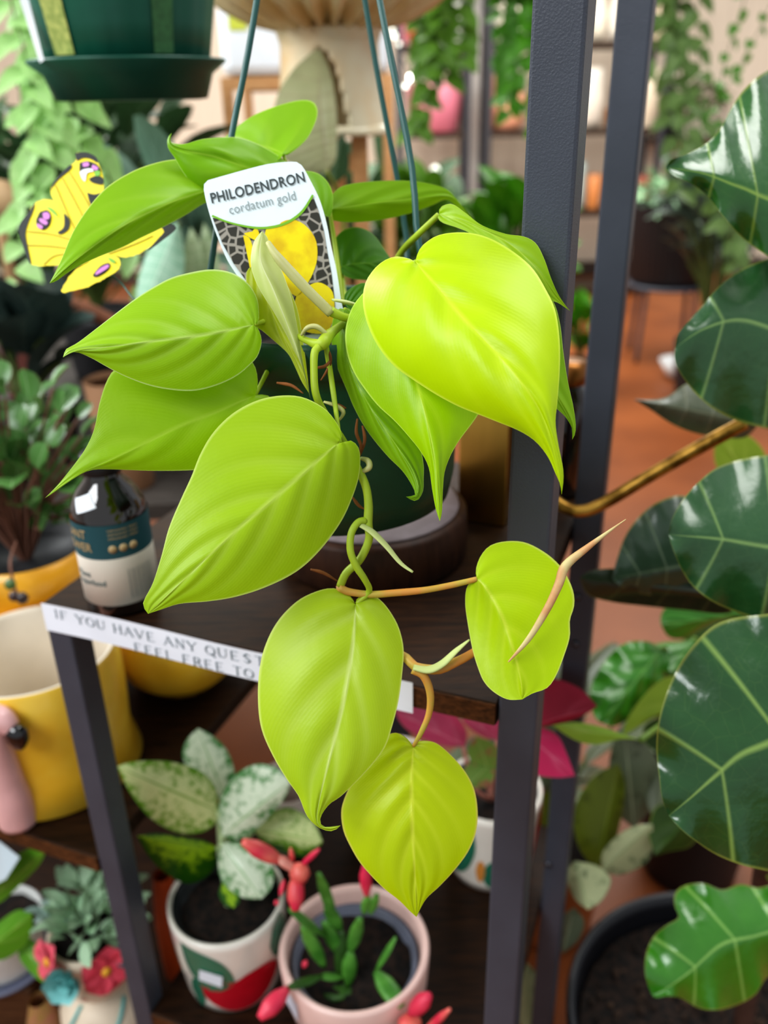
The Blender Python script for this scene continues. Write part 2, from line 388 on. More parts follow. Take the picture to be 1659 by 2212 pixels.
for px, py in ((1247, 1289), (1243, 1391), (1185, 1868)):
    c = P(px, py, .93); dv = (c-U(UW, UD, -CZ)).dot(EV)
    # screws sit on the rear post's front face
    r = (c-Vector((0, 0, CZ))); tt = (U(UW, UD, 0)-Vector((0, 0, CZ))).dot(EV)/r.dot(EV); c = Vector((0, 0, CZ))+r*tt
    s = lathe('screw', [(.0045, 0), (.0042, .0015), (.002, .0026), (.0002, .0028)], c, mat('#5b5c62', .25, metal=.8), pr, n=14, tilt=(-EV).to_track_quat('Z', 'Y').to_matrix())

# paper notice along the top shelf's front edge
PAPER = mat('#eef2fb', .75, var=.03); INKG = mat('#5d6f75', .8)
def bow(u): return .004+.0035*math.sin(math.pi*min(1, max(0, u/.318)))
def S(u, z, off=0): return U(u, -(bow(u))-off, z)
sg = thing('paper_notice', 'white paper strip notice taped along the front edge of the top shelf', 'sign', S(.15, TS-.01))
vs = []; fs = []
for i in range(33):
    u = .004+.334*i/32; b = .0015*math.sin(u*22)
    for j in range(3): vs.append(S(u, TS+.004+b+.002*math.sin(math.pi*i/32)-(.0275)*j/2))
for i in range(32):
    for j in range(2): a = i*3+j; fs.append((a, a+1, a+4, a+3))
mesh('paper_strip', vs, fs, PAPER, sg)
G = {'I': [((.5, 0), (.5, 1), 1)], 'F': [((.2, 0), (.2, 1), 1), ((.2, 1), (.9, 1), 0), ((.2, .52), (.65, .52), 0)],
 'Y': [((.5, 0), (.5, .45), 1), ((.5, .45), (.08, 1), 1), ((.5, .45), (.92, 1), 0)],
 'O': [((.5+.45*math.cos(a*.5236), .5+.5*math.sin(a*.5236)), (.5+.45*math.cos((a+1)*.5236), .5+.5*math.sin((a+1)*.5236)), 1 if a in (0, 5, 6, 11, 4, 10) else 0) for a in range(12)],
 'U': [((.15, 1), (.15, .3), 1), ((.15, .3), (.3, .02), 1), ((.3, .02), (.65, .02), 0), ((.65, .02), (.85, .3), 0), ((.85, .3), (.85, 1), 0)],
 'H': [((.15, 0), (.15, 1), 1), ((.85, 0), (.85, 1), 1), ((.15, .52), (.85, .52), 0)],
 'A': [((.08, 0), (.48, 1), 0), ((.48, 1), (.92, 0), 1), ((.24, .35), (.76, .35), 0)],
 'V': [((.08, 1), (.5, 0), 1), ((.5, 0), (.92, 1), 0)], 'E': [((.2, 0), (.2, 1), 1), ((.2, 1), (.85, 1), 0), ((.2, .52), (.7, .52), 0), ((.2, 0), (.88, 0), 0)],
 'N': [((.15, 0), (.15, 1), 0), ((.15, 1), (.85, 0), 1), ((.85, 0), (.85, 1), 0)], 'S': [((.8, .85), (.5, 1), 0), ((.5, 1), (.2, .78), 1), ((.2, .78), (.8, .25), 1), ((.8, .25), (.5, 0), 1), ((.5, 0), (.18, .18), 0)],
 'T': [((.5, 0), (.5, 1), 1), ((.06, 1), (.94, 1), 0)], 'R': [((.2, 0), (.2, 1), 1), ((.2, 1), (.65, .98), 0), ((.65, .98), (.8, .75), 1), ((.8, .75), (.6, .5), 1), ((.6, .5), (.2, .5), 0), ((.5, .5), (.92, 0), 1)],
 'L': [((.2, 0), (.2, 1), 1), ((.2, 0), (.85, 0), 0)], 'K': [((.18, 0), (.18, 1), 1), ((.2, .45), (.85, 1), 0), ((.4, .6), (.92, 0), 1)], '.': [((.4, .02), (.6, .02), 1)]}
G['Q'] = G['O']+[((.55, .1), (.95, -.2), 1)]
SER = {'I': [.5], 'F': [.2], 'Y': [.5], 'H': [.15, .85], 'A': [.08, .92], 'N': [.15], 'T': [.5], 'R': [.2], 'L': [], 'K': [.18], 'E': []}
TOP = {'I': [.5], 'Y': [.08, .92], 'U': [.15, .85], 'H': [.15, .85], 'V': [.08, .92], 'N': [.15, .85], 'K': [.18, .85], 'L': [.2]}
def serif(txt, u0, z0, h, adv):
    vs = []; fs = []; u = u0
    def q(x0, y0, x1, y1, t):
        a = Vector((x0, y0)); b = Vector((x1, y1)); d = (b-a).normalized(); n = Vector((-d.y, d.x))*t/2; a = a-d*t*.3; b = b+d*t*.3; k = len(vs)
        for p in (a+n, a-n, b-n, b+n): vs.append(S(p.x, p.y, .0004))
        fs.append((k, k+1, k+2, k+3))
    for ch in txt:
        if ch != ' ':
            wd = adv*.84*(.5 if ch == 'I' else 1)
            for (a, b, th) in G[ch]: q(u+a[0]*wd, z0+a[1]*h, u+b[0]*wd, z0+b[1]*h, h*(.15 if th else .07))
            for x in SER.get(ch, []): q(u+x*wd-h*.16, z0, u+x*wd+h*.16, z0, h*.06)
            for x in TOP.get(ch, []): q(u+x*wd-h*.16, z0+h, u+x*wd+h*.16, z0+h, h*.06)
        u += adv*(.55 if ch in 'I ' else 1)
    return vs, fs
v1, f1 = serif('IF YOU HAVE ANY QUESTIONS', .017, TS-.0072, .0080, .0109)
mesh('lettering', v1, f1, INKG, sg, smooth=False)
v1, f1 = serif('FEEL FREE TO ASK', .097, TS-.0212, .0080, .0102)
mesh('lettering', v1, f1, INKG, sg, smooth=False)

# ================================================================ the hanging philodendron
GREENPOT = mat('#0f4a34', .42, var=.12, vscale=30, bump=.15, bscale=500)
pb = P(735, 1060, .618); PX, PYY = pb.x, pb.y; ZB = pb.z; ZR = P(735, 672, .562).z
ph = thing('hanging_philodendron', 'lime green heart-leaved philodendron in a dark green plastic hanging pot', 'plant', (PX, PYY, ZB))
HH = ZR-ZB
lathe('pot', [(.06, 0), (.078, .003), (.0815, .02), (.0845, HH-.03), (.085, HH-.022), (.0885, HH-.02), (.0895, HH-.003), (.088, HH), (.084, HH-.001), (.0822, HH-.02), (.080, HH-.03)],
      (PX, PYY, ZB), GREENPOT, ph, n=64)
soilmesh(ph, PX, PYY, ZR-.022, .0818)
WIRE = mat('#2b5a55', .4, var=.05)
hook = P(672, -800, .535)
for (rx, ry, rd, pts) in ((0, 0, 0, [(458, 560, .56), (500, 295, .555), (555, 0, .545)]), (0, 0, 0, [(912, 560, .54), (888, 350, .54), (820, 0, .535)]), (0, 0, 0, [(880, 560, .645), (860, 400, .635), (788, 0, .60)])):
    top = hook; a = P(*pts[0]); an = math.atan2(a.y-PYY, a.x-PX); rimp = Vector((PX+.0885*math.cos(an), PYY+.0885*math.sin(an), ZR-.006))
    tube('hanger_wire', [rimp, a]+[P(*p) for p in pts[1:]]+[top], .0021, WIRE, ph, n=8)
tube('hook', [hook+Vector((.0, 0, -.006)), hook+Vector((.008, 0, .004)), hook+Vector((.004, 0, .016)), hook+Vector((0, 0, .03)), U(UW-.0032, .2, .392)], .003, WIRE, ph, n=8)
def PL(base, dark, rib='#cfe26a', edge='#dcec8e', **k): return leafmat(base, dark, rib, edge, **k)
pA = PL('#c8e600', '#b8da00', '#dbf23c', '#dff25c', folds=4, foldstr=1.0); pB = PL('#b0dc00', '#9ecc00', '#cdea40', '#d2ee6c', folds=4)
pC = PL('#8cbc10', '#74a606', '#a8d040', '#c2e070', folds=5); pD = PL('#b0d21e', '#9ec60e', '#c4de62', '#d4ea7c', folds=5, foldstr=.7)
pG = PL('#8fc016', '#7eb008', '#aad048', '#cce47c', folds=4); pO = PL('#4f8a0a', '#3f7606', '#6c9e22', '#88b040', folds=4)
pT = PL('#bcd82e', '#a8ca14', '#d8ea8c', '#d8e87c', folds=3.6, foldstr=1.3); pV = PL('#bed400', '#b2ca00', '#d6e246', '#d2c860', folds=5, foldstr=1.0)
pU = PL('#bcdc00', '#aace02', '#d2e640', '#cede6a', folds=4); pQ = PL('#d2dc98', '#bccc6c', '#eef2c8', '#f2f5cc', folds=2, transl=.35); pR = PL('#b8c618', '#a4b60c', '#ccd850', '#dce68c', folds=4)
# A: the brightest, largest leaf
leafpx(ph, pA, (897, 565), (1213, 1069), [(882, 558), (855, 554), (828, 564), (805, 585), (788, 615), (784, 656), (795, 703), (818, 750), (852, 791), (896, 823), (943, 853), (990, 878), (1038, 897), (1081, 914), (1122, 931), (1156, 953), (1183, 986), (1200, 1023), (1210, 1046)],
       [(903, 545), (916, 527), (950, 507), (1004, 502), (1054, 513), (1105, 541), (1149, 578), (1179, 625), (1200, 672), (1209, 737), (1209, 801), (1204, 868), (1200, 912), (1206, 959), (1216, 1010), (1217, 1040)],
       .438, .408, .026, .014, bow=-.016, mid=[(936, 610), (1004, 690), (1088, 780), (1156, 868), (1192, 950), (1207, 1010)], nu=60, nv=9, cup=-.004)
# B, C: the two behind it
leafpx(ph, pB, (830, 640), (950, 1126), [(800, 624), (778, 640), (757, 672), (746, 716), (749, 760), (764, 804), (791, 845), (818, 878), (852, 909), (882, 942), (909, 976), (926, 1010), (933, 1054), (941, 1098)],
       [(845, 612), (880, 602), (960, 640), (1020, 710), (1050, 780), (1050, 850), (1032, 897), (987, 959), (963, 1010), (957, 1054), (955, 1104)],
       .462, .440, .012, .015, bow=-.004, mid=[(870, 740), (915, 880), (940, 1000), (947, 1070)], nu=52)
leafpx(ph, pC, (745, 668), (877, 1073), [(728, 668), (718, 696), (716, 737), (725, 784), (748, 840), (767, 885), (794, 932), (835, 983), (869, 1017), (889, 1047), (897, 1068), (886, 1072)],
       [(760, 672), (800, 740), (840, 820), (880, 900), (905, 955), (915, 1003), (915, 1034), (914, 1060), (902, 1081), (889, 1080)],
       .480, .458, .014, .006, mid=[(752, 780), (800, 880), (865, 975), (902, 1040), (898, 1074)], nu=48, power=1.2)
# D: the big lower leaf
leafpx(ph, pD, (735, 956), (320, 1326), [(738, 935), (720, 903), (695, 878), (650, 857), (600, 855), (550, 867), (500, 895), (460, 935), (433, 980), (413, 1030), (390, 1080), (365, 1140), (349, 1200), (330, 1260), (309, 1303)],
       [(745, 954), (762, 953), (777, 975), (776, 1025), (761, 1075), (735, 1130), (690, 1190), (640, 1235), (575, 1268), (510, 1289), (450, 1299), (390, 1304), (350, 1316)],
       .452, .425, .006, .020, bow=-.012, mid=[(710, 975), (600, 1070), (500, 1155), (400, 1250)], nu=60, nv=9)
# E, F: the two on the left
leafpx(ph, pC if 0 else PL('#a2cc1e', '#8fbf0c', '#c2de74', '#cfe69a', folds=5, foldstr=.8), (548, 702), (136, 772), [(558, 695), (559, 672), (555, 644), (539, 616), (516, 597), (491, 586), (455, 582), (414, 588), (370, 600), (330, 621), (290, 647), (250, 677), (205, 712), (168, 740), (143, 754), (138, 765)],
       [(555, 706), (562, 720), (565, 740), (557, 768), (541, 787), (511, 812), (469, 832), (420, 844), (370, 842), (320, 832), (270, 813), (230, 792), (200, 775), (170, 762), (148, 762), (141, 769)],
       .462, .432, .020, .012, bow=-.010, mid=[(500, 712), (430, 725), (330, 737), (230, 750), (170, 757)], nu=56, nv=8)
leafpx(ph, PL('#9ec816', '#8ebc0a', '#aace3c', '#c0dc6c', folds=4), (552, 853), (97, 1076), [(557, 830), (550, 790), (520, 762), (440, 745), (340, 758), (260, 790), (233, 818), (215, 870), (204, 925), (187, 965), (163, 1000), (127, 1045)],
       [(565, 852), (585, 858), (598, 885), (575, 935), (520, 985), (460, 1010), (410, 1016), (325, 1017), (240, 1014), (192, 1017), (150, 1040), (115, 1065)],
       .482, .45, .004, .012, bow=-.006, mid=[(480, 885), (380, 925), (280, 975), (180, 1020)], nu=48, power=1.2)
# G, H, I: top left
leafpx(ph, pG, (475, 408), (107, 612), [(470, 385), (445, 360), (410, 346), (370, 345), (325, 355), (280, 373), (230, 405), (192, 447), (158, 500), (132, 562)],
       [(480, 425), (465, 433), (440, 440), (400, 465), (350, 492), (300, 516), (265, 534), (210, 556), (168, 576), (145, 590), (122, 607)],
       .54, .475, .01, .02, bow=-.012, mid=[(420, 420), (330, 455), (240, 505), (160, 565)], nu=44)
leafpx(ph, PL('#84b90c', '#74ab04', '#a2cc3c', '#d0e88c', folds=3, foldstr=.8), (630, 385), (371, 287), [(625, 410), (560, 430), (490, 440), (440, 418), (417, 400), (395, 372), (378, 342), (364, 322), (361, 304), (365, 293)],
       [(628, 365), (612, 345), (578, 322), (535, 302), (500, 296), (440, 300), (398, 311), (372, 308), (367, 298)],
       .560, .525, .004, .012, bow=-.010, mid=[(560, 370), (470, 340), (400, 325), (370, 312)], nu=44, power=1.15, cup=-.004)
leafpx(ph, PL('#90c41c', '#80b40c', '#a8d040', '#b4d860', folds=3), (612, 332), (480, 300), [(600, 346), (560, 350), (510, 325), (490, 306)],
       [(618, 336), (640, 322), (665, 297), (682, 262), (686, 238), (676, 220), (650, 216), (600, 228), (548, 249), (512, 274), (494, 290)],
       .56, .60, -.01, .006, mid=[(580, 320), (530, 308)], nu=40)
# J, K, L, N, O, P: behind the tag and to the right
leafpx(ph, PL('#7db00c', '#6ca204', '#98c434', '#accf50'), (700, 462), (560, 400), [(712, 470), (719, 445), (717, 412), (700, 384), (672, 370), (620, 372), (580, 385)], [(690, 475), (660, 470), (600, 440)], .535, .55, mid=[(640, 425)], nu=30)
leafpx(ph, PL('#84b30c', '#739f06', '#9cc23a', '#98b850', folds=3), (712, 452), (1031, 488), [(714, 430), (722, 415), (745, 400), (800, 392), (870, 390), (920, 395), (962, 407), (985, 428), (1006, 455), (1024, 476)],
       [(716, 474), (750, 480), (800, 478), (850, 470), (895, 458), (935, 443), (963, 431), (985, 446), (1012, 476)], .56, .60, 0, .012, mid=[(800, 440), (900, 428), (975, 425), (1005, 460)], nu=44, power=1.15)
leafpx(ph, PL('#9fc40e', '#8ab806', '#b6d440', '#c6de6a', folds=3), (948, 462), (1232, 672), [(950, 450), (962, 442), (980, 442), (1008, 462), (1042, 487), (1092, 505), (1132, 511), (1158, 526), (1176, 560), (1190, 600), (1206, 636), (1222, 660)],
       [(946, 472), (958, 482), (988, 492), (1020, 507), (1060, 545), (1110, 600), (1160, 642), (1200, 652), (1220, 664)], .490, .459, .0, .0, bow=-.018, mid=[(1010, 482), (1090, 520), (1150, 570), (1200, 640)], nu=44, power=1.15)
leafpx(ph, PL('#96c410', '#84b60a', '#b2d440', '#c0dc6a', folds=3), (1080, 640), (1236, 950), [(1110, 610), (1160, 610), (1195, 650), (1210, 700), (1217, 760), (1227, 825), (1239, 880), (1244, 922), (1240, 945)],
       [(1085, 700), (1110, 770), (1150, 840), (1185, 870), (1205, 885), (1224, 904), (1236, 926), (1238, 938)], .460, .452, .002, 0, mid=[(1140, 740), (1200, 850), (1232, 910)], nu=40)
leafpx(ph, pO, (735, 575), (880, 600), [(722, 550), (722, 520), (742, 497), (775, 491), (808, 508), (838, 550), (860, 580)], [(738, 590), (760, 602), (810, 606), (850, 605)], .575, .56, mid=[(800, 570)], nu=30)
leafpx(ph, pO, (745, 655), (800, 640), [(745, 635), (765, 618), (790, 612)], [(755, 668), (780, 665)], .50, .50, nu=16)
# Q, R: the young folded leaf before the tag
leafpx(ph, pR, (545, 575), (668, 850), [(532, 590), (535, 650), (548, 700), (566, 714), (594, 738), (622, 764), (637, 792), (652, 825)], [(575, 570), (610, 600), (640, 660), (655, 740), (664, 810)], .487, .478, .0, .006, mid=[(590, 680), (640, 780)], nu=36, power=1.1)
leafpx(ph, pQ, (566, 499), (671, 864), [(550, 519), (543, 545), (542, 572), (550, 602), (566, 634), (589, 670), (611, 709), (628, 742), (645, 776), (657, 806), (667, 846)],
       [(577, 512), (585, 536), (600, 566), (616, 603), (630, 646), (639, 690), (646, 728), (652, 768), (658, 800), (666, 838)], .470, .466, .006, .008, bow=-.006, mid=[(562, 560), (590, 625), (620, 700), (645, 765), (660, 820)], nu=48, power=1.0, nv=6)
# T, U, V: the trailing leaves
leafpx(ph, pT, (768, 1306), (736, 1783), [(757, 1287), (736, 1274), (709, 1271), (674, 1281), (640, 1300), (605, 1335), (580, 1377), (563, 1430), (557, 1500), (564, 1572), (590, 1634), (620, 1684), (645, 1720), (660, 1757), (675, 1777), (697, 1792), (720, 1795)],
       [(771, 1293), (786, 1284), (803, 1284), (825, 1299), (846, 1326), (863, 1360), (872, 1405), (868, 1463), (860, 1518), (846, 1573), (830, 1617), (795, 1662), (740, 1717), (712, 1737), (694, 1762), (693, 1780), (710, 1788)],
       .478, .462, .010, .012, bow=-.008, mid=[(762, 1400), (742, 1520), (712, 1640), (690, 1730), (688, 1782)], nu=60, nv=9, cup=-.003, power=1.3)
leafpx(ph, pU, (1030, 1250), (1128, 1511), [(1022, 1252), (1008, 1270), (1005, 1305), (1010, 1345), (1021, 1405), (1035, 1450), (1047, 1475), (1068, 1496), (1097, 1511)],
       [(1028, 1230), (1039, 1200), (1060, 1178), (1095, 1169), (1135, 1172), (1175, 1192), (1205, 1217), (1225, 1245), (1239, 1280), (1240, 1310), (1231, 1340), (1231, 1375), (1219, 1415), (1202, 1458), (1182, 1486), (1150, 1498)],
       .478, .466, .008, .010, mid=[(1052, 1275), (1085, 1335), (1110, 1410), (1125, 1470)], nu=50, nv=9, cup=.003, bow=-.003)
leafpx(ph, pV, (893, 1612), (900, 1981), [(880, 1596), (858, 1583), (835, 1590), (800, 1625), (765, 1680), (742, 1730), (737, 1760), (742, 1795), (755, 1825), (775, 1860), (800, 1890), (830, 1920), (862, 1945), (885, 1968)],
       [(897, 1606), (912, 1600), (942, 1605), (975, 1632), (1005, 1667), (1025, 1707), (1032, 1757), (1027, 1802), (1010, 1842), (980, 1882), (948, 1916), (922, 1940), (907, 1965)],
       .492, .486, .010, .012, bow=-.008, mid=[(889, 1680), (891, 1780), (896, 1880)], nu=56, nv=9, cup=-.002)
# W: the rolled new leaf at the growing tip
ROLL = mat('#d8c890', .5, var=.3, vscale=60, col2='#d2a070', spec=.3)
vs = []; fs = []; cl = crv([(1352, 1122, .447), (1318, 1146, .449), (1270, 1182, .452), (1222, 1222, .455), (1207, 1262, .455), (1182, 1315, .456), (1142, 1380, .460), (1098, 1430, .465)], 40)
wid = [1, 4, 8, 11, 9, 8, 6, 1.5]; n = 10
for i, p in enumerate(cl):
    f = i/40*7; k = min(6, int(f)); r = (wid[k]+(wid[k+1]-wid[k])*(f-k))
    t = (cl[min(40, i+1)]-cl[max(0, i-1)]); t2 = Vector((t.x, t.y)).normalized(); nn = Vector((-t2.y, t2.x))
    for j in range(n):
        a = 6.283*j/n; vs.append(P(p.x+nn.x*r*math.cos(a), p.y+nn.y*r*math.cos(a), p.z+.0028*math.sin(a)*r/13))
for i in range(40):
    for j in range(n): fs.append((i*n+j, i*n+(j+1) % n, (i+1)*n+(j+1) % n, (i+1)*n+j))
o = mesh('new_leaf', vs, fs, ROLL, ph); o['label'] = 'rolled pinkish cream new leaf'
# stems
ST1 = mat('#a6be2c', .5, var=.15, vscale=40); ST2 = mat('#b8b878', .5, var=.1, vscale=60); ST3 = mat('#c98a3e', .5, var=.3, vscale=60, col2='#b4a040'); ST4 = mat('#c4cf86', .55, var=.1); ROOT = mat('#8a5222', .8, var=.3, vscale=80)
tpx('petiole', [(579, 524, .466), (600, 556, .463), (650, 612, .463), (690, 652, .464), (716, 677, .466)], [6, 11, 12, 11, 11], ST2, ph)
tpx('vine', [(714, 672, .466), (740, 684, .469), (765, 690, .475), (790, 694, .48)], [11, 9, 9, 9], ST1, ph)
tpx('sheath', [(719, 648, .466), (745, 652, .470), (775, 660, .478)], [7, 11, 9], ST4, ph, flat=.4)
tpx('sheath', [(651, 724, .462), (664, 708, .460), (684, 706, .460), (706, 722, .462), (716, 734, .464)], [5, 9, 10, 8, 3], ST2, ph, flat=.6)
tpx('vine', [(645, 727, .468), (668, 738, .462), (690, 745, .458), (700, 738, .458), (712, 722, .468), (740, 700, .478)], [7, 8, 14, 14, 10, 8], ST1, ph)
tpx('vine', [(692, 748, .457), (680, 760, .455), (678, 800, .455), (682, 850, .456), (700, 890, .462), (740, 950, .466), (772, 1010, .468), (790, 1050, .469), (796, 1090, .470), (795, 1128, .471), (797, 1165, .473), (778, 1208, .475), (748, 1238, .477), (735, 1266, .480)], [9, 8, 8, 8, 8, 8, 8, 9, 9, 10, 9, 9, 9, 9], ST1, ph, seg=70)
tpx('sheath', [(780, 1134, .468), (805, 1150, .467), (835, 1180, .465), (865, 1216, .463), (892, 1236, .462)], [10, 11, 9, 7, 4], ST4, ph, flat=.35)
tpx('petiole', [(790, 1125, .470), (774, 1128, .468), (759, 1152, .466), (757, 1190, .466), (770, 1224, .468), (788, 1252, .472), (797, 1278, .478), (770, 1304, .479)], [8, 8, 8, 8, 8, 7, 7, 4], ST1, ph, seg=50)
tpx('petiole', [(733, 1268, .479), (752, 1278, .479), (800, 1284, .479), (850, 1281, .479), (915, 1275, .479), (975, 1264, .479), (1030, 1251, .479)], [9, 8, 8, 8, 7, 7, 6], ST3, ph)
tpx('petiole', [(891, 1446, .483), (915, 1460, .483), (929, 1496, .485), (927, 1540, .488), (910, 1582, .490), (893, 1612, .4925)], [10, 9, 8, 7, 6, 4], ST3, ph)
tpx('vine', [(735, 1266, .481), (745, 1330, .490), (800, 1385, .492), (873, 1418, .486), (897, 1440, .483), (945, 1446, .484), (985, 1430, .486), (1025, 1408, .488), (1110, 1350, .494), (1190, 1268, .494), (1216, 1230, .490), (1232, 1212, .472), (1222, 1222, .458)], [9, 9, 9, 10, 11, 9, 9, 8, 7, 7, 6], ST3, ph, seg=60)
tpx('sheath', [(893, 1441, .480), (925, 1447, .479), (955, 1434, .479), (985, 1406, .480), (1014, 1382, .483)], [9, 12, 11, 8, 3], ST4, ph, flat=.5)
for pts in ([(700, 745, .466), (712, 765, .466), (712, 790, .468), (693, 822, .47)], [(713, 780, .467), (700, 792, .462), (672, 795, .462)], [(598, 827, .475), (630, 833, .472), (655, 850, .47)],
            [(772, 905, .478), (770, 935, .476), (780, 965, .476), (772, 995, .478)], [(783, 920, .48), (788, 950, .478), (778, 985, .478)], [(762, 1075, .476), (775, 1092, .474), (788, 1100, .473)], [(671, 1230, .485), (700, 1238, .483), (730, 1256, .481)], [(725, 873, .478), (748, 882, .477)]):
    tpx('aerial_root', pts, [2.2, 4, 3.4, 1.2], ROOT, ph, n=7)
tpx('sheath', [(700, 868, .470), (725, 876, .468), (742, 890, .468), (733, 908, .469)], [4, 7, 7, 3], ST2, ph, flat=.6)
tpx('sheath', [(780, 990, .470), (795, 996, .468), (797, 1010, .467), (780, 1020, .468)], [4, 7, 7, 4], ST2, ph)
# long petioles back to the soil
for a, b in (((897, 565, .446), (800, 660, .53)), ((860, 552, .53), (948, 464, .561)), ((830, 640, .463), (800, 690, .53)), ((745, 668, .481), (760, 700, .53)), ((548, 702, .463), (640, 690, .53)), ((552, 853, .483), (640, 700, .50)),
             ((475, 408, .54), (620, 680, .53)), ((630, 385, .53), (650, 680, .53)), ((612, 332, .562), (680, 640, .56)), ((700, 462, .536), (700, 660, .53)), ((712, 452, .562), (740, 660, .54)), ((1080, 640, .461), (840, 680, .54)), ((735, 575, .575), (745, 650, .57)), ((735, 956, .453), (700, 720, .462))):
    if a[0] == 860: tpx('petiole', [(948, 464, .501), (905, 505, .51), (862, 552, .54), (820, 640, .55)], [6, 7, 7, 7], ST1, ph, n=8); continue
    if a[0] in (475, 630): continue
    m_ = ((a[0]+b[0])/2, (a[1]+b[1])/2-8, (a[2]+b[2])/2+.012); tpx('petiole', [a, m_, b], [4, 6, 6], ST1, ph, n=8)

# ================================================================ plant tag
TD = planed(590, 500, .503, -.00012, .0000)
tg = thing('plant_tag', 'white plant tag with a printed photo of yellow leaves standing in the hanging pot', 'plant tag', P(735, 660, .505))
outl = [(520, 369), (580, 354), (630, 349), (643, 351), (654, 360), (668, 385), (690, 430), (705, 480), (715, 530), (728, 590), (737, 650), (742, 690), (700, 735), (650, 745), (600, 720), (550, 660), (515, 600), (490, 560), (465, 500), (449, 450), (441, 415), (440, 400), (446, 391), (460, 386)]
cc = crv(outl+[outl[0]], 90)[:-1]
poly('card', [(p.x, p.y) for p in cc], TD, mat('#e6f2f6', .45, var=.02), tg)
def off(f, k): return lambda x, y: f(x, y)-k
# photo panel: woven grey netting
m, nt, b = newmat('tag_photo'); tc = N(nt, 'ShaderNodeTexCoord'); mp = N(nt, 'ShaderNodeMapping'); mp.inputs['Rotation'].default_value = (0, .25, .3); mp.inputs['Scale'].default_value = (1, .9, .9); nt.links.new(tc.outputs['Object'], mp.inputs[0])
vo = N(nt, 'ShaderNodeTexVoronoi', Scale=185.0, Randomness=.7); vo.feature = 'DISTANCE_TO_EDGE'; nt.links.new(mp.outputs[0], vo.inputs['Vector'])
mr = N(nt, 'ShaderNodeMapRange'); mr.inputs['From Min'].default_value = .07; mr.inputs['From Max'].default_value = .13; nt.links.new(vo.outputs['Distance'], mr.inputs[0])
nt.links.new(mixc(nt, mr.outputs[0], hexc('#a09a90'), hexc('#34332a')), b.inputs['Base Color']); b.inputs['Roughness'].default_value = .4
pan = [(459, 470), (500, 481), (560, 492), (610, 484), (650, 460), (676, 424), (688, 455), (700, 500), (708, 550), (716, 590), (722, 640), (726, 690), (700, 718), (650, 725), (605, 700), (560, 650), (527, 600), (505, 570), (480, 525)]
pp = poly('printed_photo', pan, off(TD, .0004), m, tg)
for pts in ([(574, 497), (585, 486), (600, 490), (604, 482), (625, 474), (650, 480), (672, 500), (684, 525), (685, 560), (676, 590), (664, 612), (640, 640), (600, 600), (570, 540)],
            [(640, 640), (665, 618), (690, 610), (715, 625), (722, 650), (720, 690), (700, 720), (650, 712), (632, 680)], [(525, 508), (537, 512), (545, 530), (550, 560), (560, 640), (548, 620), (538, 570)], [(545, 500), (553, 492), (560, 505), (556, 520), (528, 506), (534, 502)]):
    c2 = crv(pts+[pts[0]], 40)[:-1]
    poly('printed_leaf', [(p.x, p.y) for p in c2], off(TD, .0008), mat('#f2de00', .4, var=.1, vscale=60, col2='#dcb800'), pp)
arc = crv([(457, 468), (500, 484), (560, 495), (612, 487), (652, 462), (678, 422)], 30); arc2 = crv([(459, 464), (500, 480), (560, 490), (610, 482), (649, 457), (674, 420)], 30)
poly('green_band', [(p.x, p.y) for p in arc]+[(p.x, p.y) for p in reversed(arc2)], off(TD, .0010), mat('#7cb82a', .4), tg)
def tmap(o, e, up, h):
    def f(u, y):
        v = y/h; x = o[0]+(e[0]-o[0])*u+up[0]*v; yy = o[1]+(e[1]-o[1])*u+up[1]*v
        return P(x, yy, TD(x, yy)-.0007)
    return f
textmesh('title_lettering', 'PHILODENDRON', mat('#3c4646', .6), tg, tmap((458, 439), (660, 392), (-5, -21), .69), 1, .018, 1.06)
textmesh('subtitle_lettering', 'cordatum gold', mat('#8b9696', .6), tg, tmap((497, 463), (640, 431), (-4.5, -20), .72), 1, -.002, 1.05)

# ================================================================ butterfly pick
BD = planed(190, 480, .60, .0004, .0002)
bf = thing('butterfly_pick', 'yellow and black artificial butterfly on a thin green wire beside the hanging pot', 'butterfly', P(215, 560, .60))
m, nt, b = newmat('wing'); tc = N(nt, 'ShaderNodeTexCoord'); nz = N(nt, 'ShaderNodeTexNoise', Scale=60.0); nt.links.new(tc.outputs['Object'], nz.inputs['Vector'])
nt.links.new(mixc(nt, nz.outputs['Fac'], hexc('#f4e000'), hexc('#dcc200')), b.inputs['Base Color']); b.inputs['Roughness'].default_value = .6; YW = m
BK = mat('#10180f', .7); PK = mat('#c67ac4', .6); GR = mat('#6fb02a', .6)
def wing(pts, marks, k=0):
    c2 = crv(pts+[pts[0]], 60)[:-1]; c3 = []
    for i, p in enumerate(c2): c3.append((p.x+random.uniform(-1, 1), p.y+random.uniform(-1, 1)))
    wg = poly('wing', c3, off(BD, k), YW, bf)
    for nm, mm, mk in marks:
        c4 = crv([tuple(q) for q in mk]+[tuple(mk[0])], 24)[:-1] if nm != 'vein' else None
        if c4: poly(nm, [(p.x, p.y) for p in c4], off(BD, k+.0006+(.0004 if nm != 'black_marking' else 0)+(.0003 if mm is PK else 0)), mm, wg)
        else: tpx('wing_vein', [(x, y, BD(x, y)-k-.0003) for x, y in mk], [.9, .7], mat('#6a5c10', .7), wg, n=5)
